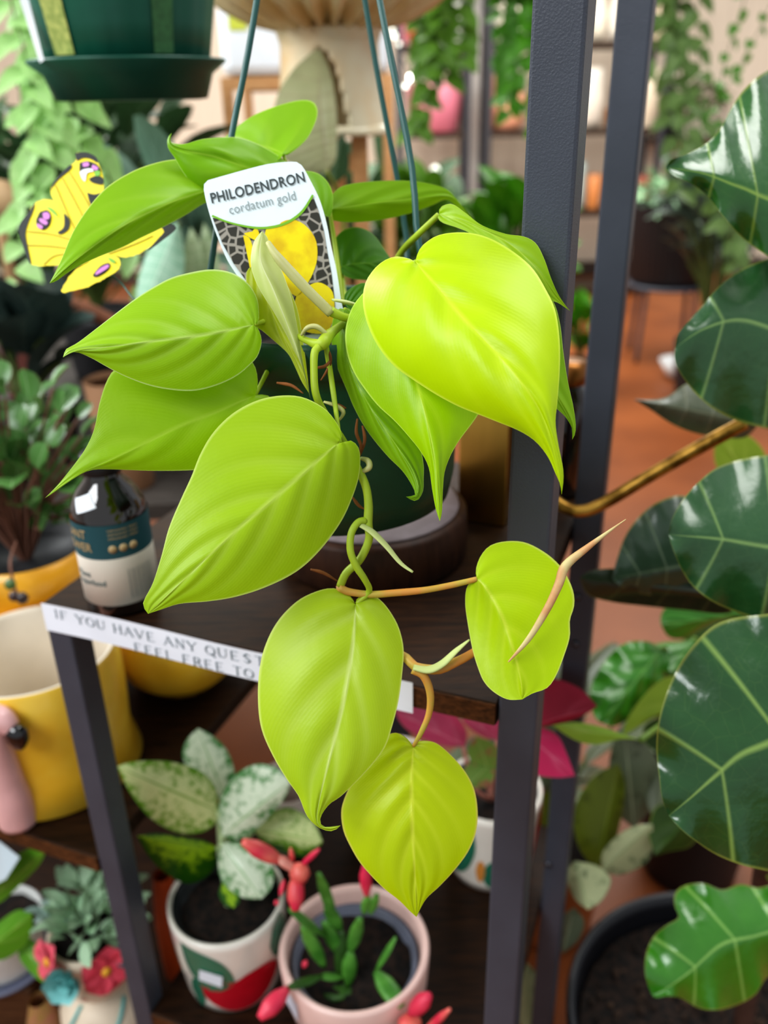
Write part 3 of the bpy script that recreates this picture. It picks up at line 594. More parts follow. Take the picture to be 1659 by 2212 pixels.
wing([(190, 545), (150, 500), (125, 450), (108, 412), (118, 392), (130, 380), (150, 358), (165, 345), (162, 332), (185, 330), (205, 338), (218, 365), (224, 395), (222, 430), (212, 450), (200, 480)],
     [('black_marking', BK, [(162, 331), (185, 329), (206, 338), (212, 352), (195, 343), (178, 341), (166, 347)]), ('black_marking', BK, [(108, 412), (118, 390), (150, 357), (154, 364), (128, 386), (116, 400)]),
      ('black_marking', BK, [(172, 352), (190, 348), (210, 356), (218, 372), (200, 368), (186, 366), (182, 385), (172, 372)]), ('eye_spot', PK, [(178, 352), (190, 350), (192, 358), (180, 360)]), ('eye_spot', PK, [(200, 355), (212, 362), (208, 368), (198, 364)]), ('white_marking', mat('#e8e8ea', .6), [(172, 372), (180, 366), (196, 364), (202, 370), (188, 374), (184, 392), (176, 384)]),
      ('black_marking', BK, [(192, 386), (206, 380), (222, 384), (222, 398), (205, 396), (196, 392)]), ('black_marking', BK, [(188, 416), (204, 420), (222, 418), (214, 448), (206, 452), (195, 440)]), ('green_marking', GR, [(203, 370), (214, 368), (216, 378), (206, 380)]),
      ('vein', BK, [(120, 400), (150, 470), (175, 520)]), ('vein', BK, [(135, 385), (170, 450), (195, 500)]), ('vein', BK, [(150, 372), (185, 430), (200, 460)])])
wing([(190, 555), (175, 520), (150, 480), (135, 450), (120, 434), (95, 430), (75, 440), (62, 460), (45, 490), (48, 520), (58, 548), (70, 572), (110, 574), (150, 568)],
     [('black_marking', BK, [(75, 438), (62, 458), (40, 490), (46, 520), (60, 560), (68, 574), (60, 535), (55, 505), (62, 478), (72, 455)]), ('black_marking', BK, [(138, 460), (150, 475), (148, 495), (132, 506), (124, 502), (138, 490)]),
      ('black_marking', BK, [(86, 458), (102, 454), (110, 466), (108, 484), (96, 496), (82, 492), (78, 476)]), ('eye_spot', PK, [(92, 460), (102, 458), (108, 466), (104, 474), (94, 472)]), ('eye_spot', PK, [(84, 472), (92, 472), (103, 480), (99, 486), (87, 480)]), ('eye_spot', PK, [(80, 482), (92, 488), (90, 495), (81, 490)]), ('green_marking', GR, [(98, 446), (112, 450), (122, 462), (124, 468), (112, 458)]),
      ('vein', BK, [(60, 500), (110, 506), (160, 520)]), ('vein', BK, [(60, 530), (110, 532), (170, 540)]), ('vein', BK, [(95, 572), (120, 552), (170, 548)])], .0002)
wing([(190, 560), (250, 535), (300, 505), (340, 490), (372, 487), (378, 496), (355, 515), (330, 530), (300, 548), (270, 556), (230, 552), (200, 575)],
     [('black_marking', BK, [(345, 489), (372, 485), (380, 495), (350, 520), (318, 543), (342, 515), (355, 500)]), ('vein', BK, [(230, 550), (290, 528), (330, 510)])], -.0004)
wing([(190, 565), (222, 550), (250, 552), (260, 568), (256, 582), (240, 594), (215, 608), (190, 620), (160, 628), (133, 632), (140, 612), (160, 585)],
     [('black_marking', BK, [(205, 588), (218, 574), (234, 568), (238, 576), (228, 588), (210, 598), (200, 596)]), ('eye_spot', PK, [(207, 588), (218, 578), (233, 571), (234, 578), (216, 590), (206, 594)]), ('black_marking', BK, [(158, 570), (175, 558), (190, 560), (170, 575)]), ('green_marking', GR, [(232, 556), (244, 560), (250, 568), (240, 566)])], .0003)
tpx('body', [(165, 545, .597), (190, 553, .596), (215, 556, .596), (235, 552, .597)], [3, 7, 7, 3], BK, bf)
tpx('wire_stem', [(200, 556, .599), (235, 590, .598), (262, 612, .59), (300, 655, .56), (380, 690, .535), (470, 690, .52)], [2.6, 2.4, 2.4], mat('#2a4a3c', .5), bf, n=7)
# ================================================================ things on the top shelf
# amber bottle
BC = P(270, 1303, .736); bx_, by_ = BC.x, BC.y; z0 = TS+CZ+.0006
bt = thing('amber_bottle', 'amber glass bottle with teal and cream label on the top shelf', 'bottle', (bx_, by_, z0))
AM = mat('#140a06', .06, coat=1.0, spec=.8, var=.0); R = .0305
lathe('glass_body', [(.026, 0), (R, .003), (R, .085), (.029, .094), (.0225, .106), (.0155, .114), (.0142, .118), (.0142, .128)], (bx_, by_, z0), AM, bt)
m, nt, b = newmat('bottle_label'); tc = N(nt, 'ShaderNodeTexCoord'); sp = N(nt, 'ShaderNodeSeparateXYZ'); nt.links.new(tc.outputs['Object'], sp.inputs[0])
g = math_n(nt, 'GREATER_THAN', sp.outputs[2], .055); nt.links.new(mixc(nt, g, hexc('#e9e4d6'), hexc('#1f5058')), b.inputs['Base Color']); b.inputs['Roughness'].default_value = .55
lb = lathe('label', [(R+.0004, .012), (R+.0004, .055), (R+.0004, .0551), (R+.0004, .085)], (bx_, by_, z0), m, bt); lb.data.polygons[len(lb.data.polygons)-1].use_smooth = False
lathe('cap', [(.0155, .120), (.0158, .121), (.0158, .134), (.0145, .136), (.001, .1365)], (bx_, by_, z0), mat('#18181a', .4), bt)
def onbot(a, z, k=.0009): return Vector((bx_+(R+k)*math.sin(a), by_-(R+k)*math.cos(a), z0+z))
def bottext(txt, a0, a1, z, h, m): textmesh('lettering', txt, m, lb, lambda u, y: onbot(a0+(a1-a0)*u, z+y/.7*h), 1, .01)
GOLD = mat('#b79f74', .5)
bottext('PLANT', -1.25, -.38, .073, .0075, GOLD); bottext('POWER', -1.25, -.26, .062, .0075, GOLD)
for k in range(3): bottext('ORGANIC FEED', .2, 1.0, .0795-.0035*k, .0018, GOLD)
for k in range(3):
    a = .27+.27*k; lathe('round_icon', [(.0034, 0), (.0034, .0004), (.0001, .0005)], onbot(a, .064, .0004), GOLD, lb, n=16, tilt=(Vector((math.sin(a), -math.cos(a), 0))).to_track_quat('Z', 'Y').to_matrix())
TXT = mat('#4d686a', .6)
bottext('Plant', -.95, -.45, .038, .005, TXT); bottext('Superfood', -.95, -.05, .031, .005, TXT)
for k in range(16):
    a = .55+.033*k*1.4; w_ = .006 if k % 3 else .011
    vs = [onbot(a, .017), onbot(a+w_, .017), onbot(a+w_, .044), onbot(a, .044)]; mesh('barcode_bar', vs, [(0, 1, 2, 3)], TXT, lb, smooth=False)
def shoulder(z):
    pr = [(0, R), (.085, R), (.094, .029), (.106, .0225), (.114, .0155), (.2, .0142)]
    for (a, ra), (b, rb) in zip(pr, pr[1:]):
        if z <= b: return ra+(rb-ra)*(z-a)/(b-a)
vs = []; fs = []
for i in range(7):
    for j in range(7):
        p, q = (i-3)/3*.0085, (j-3)/3*.0075; da = -.42+(p*.88-q*.47)/.0255; z = .1015+(p*.42+q*.80)*.80; rr = shoulder(z)+.0010
        vs.append(Vector((bx_+rr*math.sin(da), by_-rr*math.cos(da), z0+z)))
for i in range(6):
    for j in range(6): fs.append((i*7+j, i*7+j+1, (i+1)*7+j+1, (i+1)*7+j))
mesh('price_sticker', vs, fs, mat('#eef4fa', .6), bt)
# round wooden riser
rc = P(800, 1090, .79)
rs = thing('round_riser', 'round brown wooden riser with a grey mauve top on the top shelf', 'stand', (rc.x, rc.y, z0))
lathe('base', [(.086, 0), (.089, .003), (.090, .02), (.089, .042), (.086, .046)], (rc.x, rc.y, z0), wood('#43291b', '#2a180f', .45, (20, 20, 3)), rs, cap=True, n=64)
lathe('top', [(.080, .0462), (.0815, .047), (.081, .0485), (.02, .049)], (rc.x, rc.y, z0), mat('#85787c', .55, var=.2, vscale=40, col2='#75686a'), rs, cap=True, n=64)
# gold container next to the post
gc = P(1052, 1118, .875)
gt = thing('gold_box', 'tall square brushed gold metal box on the top shelf beside the black post', 'box', (gc.x, gc.y, z0))
GM = mat('#e0b45a', .28, metal=1, bump=.2, bscale=60, var=.15, vscale=30, stretch=(1, 1, .2))
hw = .024
box('body', Vector((gc.x, gc.y, z0))-EU*hw-EV*hw, EU*2*hw, EV*2*hw, Vector((0, 0, .13)), GM, gt, .0012)
box('lid', Vector((gc.x, gc.y, z0+.1301))-EU*(hw+.001)-EV*(hw+.001), EU*2*(hw+.001), EV*2*(hw+.001), Vector((0, 0, .014)), GM, gt, .0015)
# dark glass jar at the shelf's right rear
# brass rod behind the posts
br = tag(tpx('brass_rod', [(1150, 1030, .80), (1185, 1070, .80), (1225, 1098, .795), (1262, 1104, .79), (1310, 1084, .785), (1400, 1030, .775), (1500, 972, .765), (1610, 912, .752)], [14, 14, 14, 14, 15, 15], mat('#c89a48', .3, metal=.8, var=.2, vscale=60, col2='#7c5a20'), None, n=16, seg=60), 'bent brass rod reaching from the black posts to the fig leaves', 'rod')
dj = thing('dark_jar', 'dark brown glass jar standing at the rear right corner of the top shelf', 'jar', U(.37, .375, TS)+Vector((0, 0, .0006)))
q = U(.37, .375, TS)+Vector((0, 0, .0006)); lathe('glass_body', [(.022, 0), (.026, .004), (.026, .10), (.022, .112), (.018, .118), (.018, .125)], q, mat('#1a0c06', .08, coat=1), dj); lathe('cap', [(.019, .120), (.0195, .121), (.0195, .142), (.002, .1425)], q, mat('#8a5a2a', .3, metal=.8), dj, cap=True)

# ================================================================ yellow pots on the left board
zl = ML+CZ+.0006
YEL = mat('#f6d04c', .25, coat=.5, var=.12, vscale=12, col2='#ecbc34'); CREAM = mat('#ddd2c0', .35, var=.06)
def ypot(name, label, x, y, z, h, r, rb=None, inner=True, group=None, ym=None, cat='pot'):
    t = thing(name, label, cat, (x, y, z), group); rb = rb or r*.93
    lathe('outer_wall', [(rb*.9, 0), (rb, .004), (r*.97, h*.25), (r, h*.6), (r, h-.004), (r-.002, h)], (x, y, z), ym or YEL, t, n=64)
    lathe('inner_wall', [(rb-.008, .012), (r-.010, h*.3), (r-.008, h-.004), (r-.0045, h+.0005), (r-.002, h)], (x, y, z), CREAM, t, n=64)
    return t
f1 = P(8, 1650, .86)
fx, fy = U(-.135, .099, 0).x, U(-.135, .099, 0).y
fl = ypot('flamingo_pot', 'large yellow ceramic pot with a raised pink flamingo, standing at the board edge', fx, fy, zl, .158, .0905, .0965)
PINK = mat('#e9b9b8', .3, coat=.4, var=.1, vscale=30)
def onp(a, z, k=0): return Vector((fx+(.0905+k)*math.sin(a), fy-(.0905+k)*math.cos(a), zl+z))
def pxof(v):
    v = v-Vector((0, 0, CZ)); d = v.y*CT-v.z*ST; return CX+v.x/d*F
a0 = min((abs(pxof(onp(i*.01, .098, .018))-34), i*.01) for i in range(0, 150))[1]-.115
hd = tube('flamingo_neck', [onp(a0-.16, .004, .0), onp(a0-.14, .04, .003), onp(a0-.14, .08, .005), onp(a0-.14, .115, .008), onp(a0-.08, .142, .008), onp(a0+.02, .142, .010), onp(a0+.07, .130, .011)], [.021, .019, .016, .015, .015, .0145, .009], PINK, fl, n=16, seg=40)
lathe('beak', [(.0005, -.017), (.006, -.012), (.0105, -.002), (.0105, .008), (.006, .014), (.0005, .015)], onp(a0+.125, .124, .016), mat('#0c0c10', .12, coat=1), fl, n=20, sx=1.05, sy=.8)
y3 = U(-.085, .285, 0); t3 = thing('yellow_bowl', 'rounded yellow ceramic bowl behind the paper notice', 'pot', (y3.x, y3.y, zl))
lathe('outer_wall', [(.03, 0), (.05, .006), (.072, .03), (.083, .065), (.082, .10), (.076, .12)], (y3.x, y3.y, zl), YEL, t3); lathe('inner_wall', [(.02, .02), (.06, .03), (.076, .06), (.076, .10), (.0745, .12), (.076, .12)], (y3.x, y3.y, zl), CREAM, t3)
# peperomia pot
pc = U(-.250, .226, 0); pz = .20
pe = thing('peperomia_pot', 'bushy round-leaved peperomia in a golden yellow pot at the left edge', 'plant', (pc.x, pc.y, zl))
pot(pe, pc.x, pc.y, zl, pz, .079, .062, mat('#e3a829', .35, coat=.3, var=.2, vscale=10, col2='#d0921a'), sm=None)
lathe('liner_rim', [(.069, pz-.02), (.0700, pz-.004), (.0745, pz-.003), (.0745, pz-.006)], (pc.x, pc.y, zl), mat('#26282b', .5), pe)
RL = leafmat('#5a8448', '#385c30', '#9ab888', '#8a6a48', rough=.25, transl=.12, kind='vari', veins=30, folds=0, foldstr=.1, name='round_leaf')
RST = mat('#7d5646', .6)
bush(pe, (pc.x-.01, pc.y+.02, zl+pz+.11), .115, .10, 170, .036, .031, RL, 'round', .3, origin=(pc.x, pc.y, zl+pz*.85), stem_m=RST, ry=.08)
for k, (px, py, r_, mm) in enumerate(((22, 1262, 14, '#4d6a34'), (48, 1292, 15, '#2c1a18'), (30, 1288, 13, '#3a2220'))):
    c = P(px, py, .955); lathe('bead_leaf', [(.0001, -1*r_/F*.955), (r_/F*.62, -r_/F*.62), (r_/F*.88, 0), (r_/F*.62, r_/F*.62), (.0001, r_/F*.955)], c, mat(mm, .3, coat=.3), pe, n=16)
tube('trailing_stem', [P(35, 1170, .98), P(22, 1215, .955), P(30, 1262, .956), P(40, 1290, .957)], .0016, RST, pe, n=6)

# ================================================================ lower left board
zb = -1.17+CZ+.0006
# white pot with broad green leaves
wp = U(-.300, .085, 0); wp.z = -1.075+CZ+.06
bk_ = thing('wooden_block', 'small wooden block under the white textured pot', 'block', (wp.x, wp.y, zb)); abox('block', wp.x, wp.y, zb, zb+.0955, .10, .10, wood('#6b4a30', '#4a3020', .6), bk_, .002); wt = thing('white_round_pot', 'white textured pot with broad green leaves on the lowest left board', 'plant', (wp.x, wp.y, zb+.096))
pot(wt, wp.x, wp.y, zb+.104, .068, .062, .050, mat('#dfe0dd', .6, bump=.4, bscale=200))
lathe('saucer', [(.05, 0), (.062, .003), (.066, .012), (.063, .012), (.058, .008)], (wp.x, wp.y, zb+.096), mat('#787c92', .4), wt, cap=True)
GL1 = leafmat('#6fae2c', '#4b8a1c', '#a6cc64', '#7fae48', rough=.3, transl=.2, folds=3)
leafpx(wt, GL1, (-40, 2060), (70, 1975), [(-30, 2020), (0, 1990), (40, 1965)], [(0, 2075), (45, 2050), (68, 2015)], 1.10, 1.08, .01, .01, nu=20)
leafpx(wt, GL1, (45, 2030), (100, 2125), [(40, 2065), (60, 2095), (85, 2118)], [(70, 2030), (90, 2060), (100, 2100)], 1.12, 1.10, nu=20)
leafpx(wt, GL1, (-40, 1960), (100, 1835), [(-20, 1900), (30, 1850), (75, 1830)], [(0, 1950), (45, 1910), (85, 1868)], 1.08, 1.02, nu=24)
# pale blue card
poly_card = tag(mesh('pale_card', [P(-60, 1800, 1.03), P(0, 1818, 1.015), P(43, 1852, 1.00), P(12, 1900, 1.01), P(-60, 1935, 1.06)], [(0, 1, 2, 3, 4)], mat('#d5e6ee', .5), None, smooth=False), 'pale blue card standing among the leaves on the lowest left board', 'card')
# face planter with flower crown
fc = U(-.134, .085, 0); fpx, fpy = fc.x, fc.y
fp = thing('face_planter', 'cream ceramic lady bust planter with flower crown and teal straps', 'planter', (fpx, fpy, zb))
SKIN = mat('#e6d6bf', .45, var=.06, vscale=20); hz = .232
HR = .0525
lathe('bust', [(.045, 0), (.052, .004), (.060, hz*.25), (.056, hz*.42), (.038, hz*.50), (.027, hz*.53), (.026, hz*.56), (.037, hz*.60), (.047, hz*.70), (.0525, hz*.82), (.0525, hz*.92), (.050, hz-.004), (.045, hz-.004), (.043, hz-.02), (.02, hz-.03)], (fpx, fpy, zb), SKIN, fp, n=56, sx=1.02)
def onf(a, z, r=HR, k=0): return Vector((fpx+(r+k)*math.sin(a)*1.02, fpy-(r+k)*math.cos(a), zb+z))
LASH = mat('#8a7458', .8)
for a in (-.38, .20):
    for k in range(5): tube('eyelash', [onf(a-.12+.06*k, hz*.785, HR-.0012), onf(a-.14+.07*k, hz*.765, HR-.0018)], .0006, LASH, fp, n=5)
    tube('closed_eyelid', [onf(a-.16, hz*.79, HR-.0008), onf(a, hz*.78, HR-.0010), onf(a+.16, hz*.79, HR-.0008)], .0008, LASH, fp, n=5)
lathe('nose', [(.0045, 0), (.0035, .003), (.0005, .005)], onf(-.09, hz*.73, HR-.004), SKIN, fp, n=12, tilt=Vector((math.sin(-.09), -math.cos(-.09), 0)).to_track_quat('Z', 'Y').to_matrix())
lathe('earring', [(.0001, -.006), (.0045, -.003), (.0045, .003), (.0001, .006)], onf(1.2, hz*.70, .048, .003), mat('#f4e8dc', .2, coat=.6), fp, n=14)
tube('mouth', [onf(-.24, hz*.672, .0445), onf(-.12, hz*.666, .0440), onf(.00, hz*.672, .0445)], .001, mat('#c98a80', .6), fp, n=6)
TEAL = mat('#58b5b4', .4)
tube('strap', [onf(.05, hz*.18, .061, 0), onf(.25, hz*.30, .060, 0), onf(.45, hz*.40, .056, .001), onf(.75, hz*.47, .045, .002), onf(1.15, hz*.52, .034, .002)], .0022, TEAL, fp, n=8)
tube('strap', [onf(-.75, hz*.2, .061, 0), onf(-.7, hz*.32, .060, 0), onf(-.65, hz*.41, .055, .001), onf(-.6, hz*.47, .045, .002), onf(-.6, hz*.52, .031, .002)], .0022, TEAL, fp, n=8)
tube('bandeau', [onf(-1.3, hz*.17, .061, 0), onf(-.6, hz*.15, .060, 0), onf(0, hz*.16, .060, 0), onf(.8, hz*.17, .060, 0)], [.004, .005, .005, .004], TEAL, fp, n=8)
def flower(parent, c, nrm, r, col, n=5, centre=None, rose=False):
    M_ = Vector(nrm).to_track_quat('Z', 'Y').to_matrix(); vs = []; fs = []; uv = []
    lay = ((0, 1, n, .25), (.25, .72, n, .6), (.5, .45, n, .95)) if rose else ((0, 1, n, .18),)
    for o_, sc_, nn, tilt_ in lay:
        for k in range(nn):
            a = 6.283*(k+o_)/nn; d = Vector((math.cos(a), math.sin(a), tilt_)); addleaf(vs, fs, uv, Vector((0, 0, .001+o_*.004)), d, (0, 0, 1), r*sc_, r*sc_*1.15, .4 if not rose else -.9, 'round', 5)
    vs = [Vector(c)+M_ @ v for v in vs]; o = mesh('flower', vs, fs, mat(col, .5, var=.12, vscale=60), parent)
    if centre: lathe('flower_centre', [(r*.2, 0), (r*.18, r*.1), (.0003, r*.16)], Vector(c)+M_ @ Vector((0, 0, .002)), mat(centre, .5), o, n=14, tilt=M_)
    return o
def onx(a): return Vector((math.sin(a), -math.cos(a), .25))
flower(fp, onf(-.66, hz*.985, HR, .003), onx(-.75), .030, '#ee6a7c', 5, '#e8b030')
flower(fp, onf(-.12, hz*.955, HR, .006), onx(-.12), .034, '#8fd2d0', 6, rose=True)
flower(fp, onf(.60, hz*.93, HR, .006), onx(.60), .031, '#ea5468', 5, '#f0b83a')
flower(fp, onf(1.22, hz*.93, HR, .004), onx(1.22), .029, '#a8b0c0', 5)
SUC = leafmat('#b4d4b0', '#7ba884', '#c8e0c0', '#9cc0a0', rough=.5, transl=.1, kind='vari', veins=60, folds=0, foldstr=.2, name='succulent')
soilmesh(fp, fpx, fpy, zb+hz-.014, .0435)
bush(fp, (fpx+.012, fpy+.01, zb+hz+.022), .046, .032, 110, .034, .017, SUC, 'oval', .3, origin=(fpx, fpy, zb+hz-.01), ry=.05, updir=1.0)
bush(fp, (fpx-.035, fpy+.0, zb+hz+.026), .022, .010, 18, .022, .010, mat('#a9c4b8', .5, var=.2), 'oval', .3, origin=(fpx, fpy, zb+hz), name='trailing_foliage')
# small pinkish brown pot between
sp_ = U(-.215, .05, 0)
st_ = thing('pink_vase', 'small dusty pink vase between the white pot and the lady bust', 'vase', (sp_.x, sp_.y, zb))
lathe('body', [(.015, 0), (.021, .015), (.022, .06), (.013, .092), (.012, .10)], (sp_.x, sp_.y, zb), mat('#b87c66', .5, var=.3, vscale=60, col2='#a8884e'), st_)

# ================================================================ middle shelf of the unit
zm = MM+CZ+.0006
WCER = mat('#efe9de', .2, coat=.7, var=.03)
def blob(parent, cx, cy, z0, r0, h, a, z, wa, wz, col, pts, k=.0008, name='painted_leaf', rf=None):
    """painted motif wrapped on a round pot"""
    rf = rf or (lambda z: r0)
    c = crv([tuple(p) for p in pts]+[tuple(pts[0])], 36)[:-1]; vs = []; fs = []; n = len(c); rings = 5
    for i in range(rings+1):
        s = i/rings
        for p in c:
            aa = a+p.x*wa*s; zz = z+p.y*wz*s; rr = rf(zz)+k; vs.append(Vector((cx+rr*math.sin(aa), cy-rr*math.cos(aa), z0+zz)))
    for i in range(rings):
        for j in range(n): fs.append((i*n+j, i*n+(j+1) % n, (i+1)*n+(j+1) % n, (i+1)*n+j))
    return mesh(name, vs, fs, mat(col, .25, coat=.6, var=.08, vscale=40), parent)
LEAFS = [(-1, -.1), (-.6, .6), (.1, 1), (.7, .7), (1, 0), (.6, -.7), (-.1, -1), (-.7, -.7)]
LIPS = [(-1, .25), (-.75, .75), (-.3, .8), (-.15, .62), (.2, .9), (.7, .85), (1, .3), (.85, -.4), (.4, -.95), (-.3, -1), (-.8, -.5)]
OVL = [(-1, 0), (-.5, .75), (.3, 1), (1, .5), (.9, -.4), (.2, -1), (-.6, -.8)]
def patpot(name, label, x, y, h, r, motifs, turn=0):
    t = thing(name, label, 'plant', (x, y, zm)); rb = r*.86
    rf = lambda z: r*(.86+.14*math.sin(min(1, max(0, z)/h*1.15+.0)*1.35))+.0002
    prof = [(rb*.9, 0)]+[(rf(h*i/12)-.0002, h*i/12) for i in range(13)]+[(r-.004, h+.0005), (r-.006, h-.004)]
    po = lathe('pot', prof, (x, y, zm), WCER, t, n=64)
    for a, z, wa, wz, col, pts in motifs: blob(po, x, y, zm, r, h, a+turn, z*h, wa, wz*h, col, pts, rf=rf)
    lathe('nursery_liner', [(r-.018, h-.03), (r-.010, h-.006), (r-.006, h-.002), (r-.0065, h-.007)], (x, y, zm), mat('#1d2226', .35), t)
    soilmesh(t, x, y, zm+h-.018, r-.0115)
    return t
GRN = '#2f7d62'; RED = '#c8102a'
mot = [(-.26, .66, .46, .30, GRN, [(-.9, .9), (.1, .75), (.75, .3), (1, -.6), (.3, -1), (-.4, -.8), (-.8, -.1)]), (.30, .31, .78, .27, RED, LIPS), (-.55, .25, .14, .22, GRN, OVL), (1.15, .74, .24, .26, GRN, LEAFS), (1.7, .3, .3, .25, GRN, LEAFS), (-1.2, .6, .09, .3, '#e39a4a', LEAFS), (-2.3, .5, .4, .3, RED, LIPS), (2.2, .6, .4, .3, GRN, LEAFS), (3.1, .4, .4, .3, RED, OVL)]
pA_ = P(488, 1935, .948)
ax_, ay_ = pA_.x, pA_.y; ah = pA_.z-zm; ar = .0645
tA = patpot('aglaonema_pot', 'pale green variegated aglaonema in a white pot painted with a red blob and green leaves', ax_, ay_, ah, ar, mot)
st = [Vector((ax_+.0664*math.sin(a), ay_-.0664*math.cos(a), zm+z)) for a, z in ((-.34, .080), (.04, .073), (.0, .056), (-.38, .063))]
mesh('price_sticker', st, [(0, 1, 2, 3)], mat('#e6eef8', .6), tA, smooth=False)
VA = leafmat('#d4e0a0', '#6a9c1c', '#7aa83a', '#3a7a3a', rough=.3, transl=.15, kind='vari', veins=110, folds=0, foldstr=.42, name='variegated_leaf')
VB = leafmat('#dcead0', '#4c8c48', '#8ab87a', '#3a7a4a', rough=.25, transl=.15, kind='vari', veins=110, folds=0, foldstr=.40, name='variegated_leaf')
VC = leafmat('#9ac020', '#2a5c0a', '#4a7a18', '#2f5a1a', rough=.35, transl=.15, kind='vari', veins=90, folds=0, foldstr=.75, name='variegated_leaf')
leafpx(tA, VB, (492, 1745), (428, 1573), [(470, 1725), (430, 1690), (395, 1640), (402, 1600)], [(505, 1715), (508, 1670), (490, 1620), (460, 1590)], .975, .975, .005, .005, nu=26, power=1.1)
leafpx(tA, VC, (468, 1830), (296, 1805), [(440, 1815), (400, 1808), (340, 1800)], [(465, 1870), (440, 1898), (400, 1908), (350, 1880), (315, 1840)], .96, .92, .0, .02, nu=26, power=1.1)
leafpx(tA, VC, (545, 1795), (696, 1822), [(570, 1765), (620, 1745), (670, 1770), (690, 1800)], [(570, 1825), (620, 1845), (670, 1850)], .965, .96, .01, .02, nu=24, power=1.1)
leafpx(tA, VA, (545, 1790), (697, 1818), [(572, 1762), (622, 1744), (668, 1766), (688, 1796)], [(570, 1815), (620, 1828), (670, 1835)], .955, .95, .01, .01, nu=24, power=1.1)
leafpx(tA, VA, (472, 1752), (253, 1656), [(465, 1700), (430, 1664), (370, 1645), (310, 1643), (272, 1648)], [(465, 1780), (430, 1800), (380, 1798), (325, 1768), (280, 1712)], .93, .88, .012, .015, bow=-.01, nu=34, power=1.1)
leafpx(tA, VB, (480, 1805), (628, 1688), [(470, 1760), (480, 1715), (510, 1672), (555, 1650), (600, 1660)], [(510, 1815), (550, 1795), (590, 1755), (618, 1720)], .93, .91, .012, .012, bow=-.01, nu=34, power=1.1)
leafpx(tA, VB, (478, 1822), (565, 1942), [(470, 1860), (480, 1905), (520, 1938)], [(510, 1818), (560, 1835), (590, 1875), (588, 1915)], .93, .91, .01, .01, bow=-.008, nu=26, power=1.1)
leafpx(tA, VC, (482, 1900), (505, 1962), [(472, 1930), (485, 1955)], [(505, 1910), (518, 1945)], .93, .925, nu=12)
for a in ((490, 1745, .98), (470, 1830, .96), (545, 1795, .955), (472, 1752, .93), (480, 1805, .93), (478, 1822, .93)):
    tube('leaf_stalk', [P(*a), P((a[0]+485)/2, 1850, .955), Vector((ax_, ay_, zm+ah-.02))], .0032, mat('#b8cc9a', .5), tA, n=7)
# small orange vase left of it
ov = U(-.105, .20, 0); t_ = thing('orange_vase', 'tall burnt orange vase behind the black shelf leg', 'vase', (ov.x, ov.y, zb))
lathe('body', [(.014, 0), (.020, .02), (.021, .12), (.016, .18), (.012, .215)], (ov.x, ov.y, zb), mat('#b04c1c', .4), t_)
# pink pot with Christmas cactus
kc = P(765, 2040, .915); kx, ky = kc.x, kc.y; kh = kc.z-zm; kr = .0805
tk = thing('christmas_cactus_pot', 'flowering Christmas cactus in a pale pink ceramic pot at the shelf front', 'plant', (kx, ky, zm))
PPK = mat('#ecc9c0', .35, coat=.3, var=.05)
lathe('pot', [(kr*.8, 0), (kr*.86, .004), (kr*.97, kh*.5), (kr, kh-.003), (kr-.002, kh), (kr-.006, kh), (kr-.009, kh-.006), (kr-.011, kh-.05)], (kx, ky, zm), PPK, tk, n=64)
lathe('nursery_liner', [(kr-.024, kh-.06), (kr-.017, kh-.020), (kr-.013, kh-.018), (kr-.012, kh-.022)], (kx, ky, zm), mat('#6b7080', .35), tk, n=64)
soilmesh(tk, kx, ky, zm+kh-.032, kr-.0185, amp=.004)
CAC = mat('#5c9a3c', .45, var=.25, vscale=50, col2='#3f7c26', coat=.2); CAC2 = mat('#3a6420', .5, var=.25, vscale=50, col2='#2c5018')
def seg(a, b, wpx, m, nm='stem_segment'):
    A = P(*a); B = P(*b); d = a[2]; w_ = wpx*d/F/2; return tube(nm, [A, A.lerp(B, .33), A.lerp(B, .66), B], [w_*.35, w_*.95, w_, w_*.4], m, tk, n=10, seg=10, flat=.35 if nm == 'stem_segment' else .9)
for a, b, w_, m_ in (((752, 2130, .905), (757, 2055, .89), 34, CAC), ((757, 2058, .89), (778, 1982, .87), 30, CAC), ((786, 1975, .87), (795, 1935, .86), 22, CAC), ((735, 2120, .91), (738, 2010, .90), 30, CAC2), ((735, 2065, .91), (700, 1990, .89), 34, CAC), ((735, 2010, .90), (705, 1955, .88), 32, CAC), ((722, 1985, .89), (688, 1885, .86), 26, CAC),
                     ((700, 2090, .90), (655, 2000, .87), 34, CAC), ((700, 2020, .89), (625, 1965, .86), 36, CAC), ((740, 2110, .90), (690, 2110, .885), 24, CAC), ((695, 2108, .885), (620, 2135, .86), 26, CAC2), ((810, 2100, .90), (855, 2025, .89), 20, CAC), ((812, 2098, .89), (868, 2175, .86), 44, CAC), ((760, 2140, .90), (700, 2150, .90), 40, CAC2), ((815, 1930, .86), (800, 1975, .87), 20, CAC)):
    seg(a, b, w_, m_)
FR = mat('#d8304e', .4, var=.4, vscale=25, col2='#e87868'); FW = mat('#f0b8a8', .4, var=.3, vscale=40, col2='#e86a60'); FH = mat('#cc1e4c', .4, var=.2, vscale=30, col2='#e2405a')
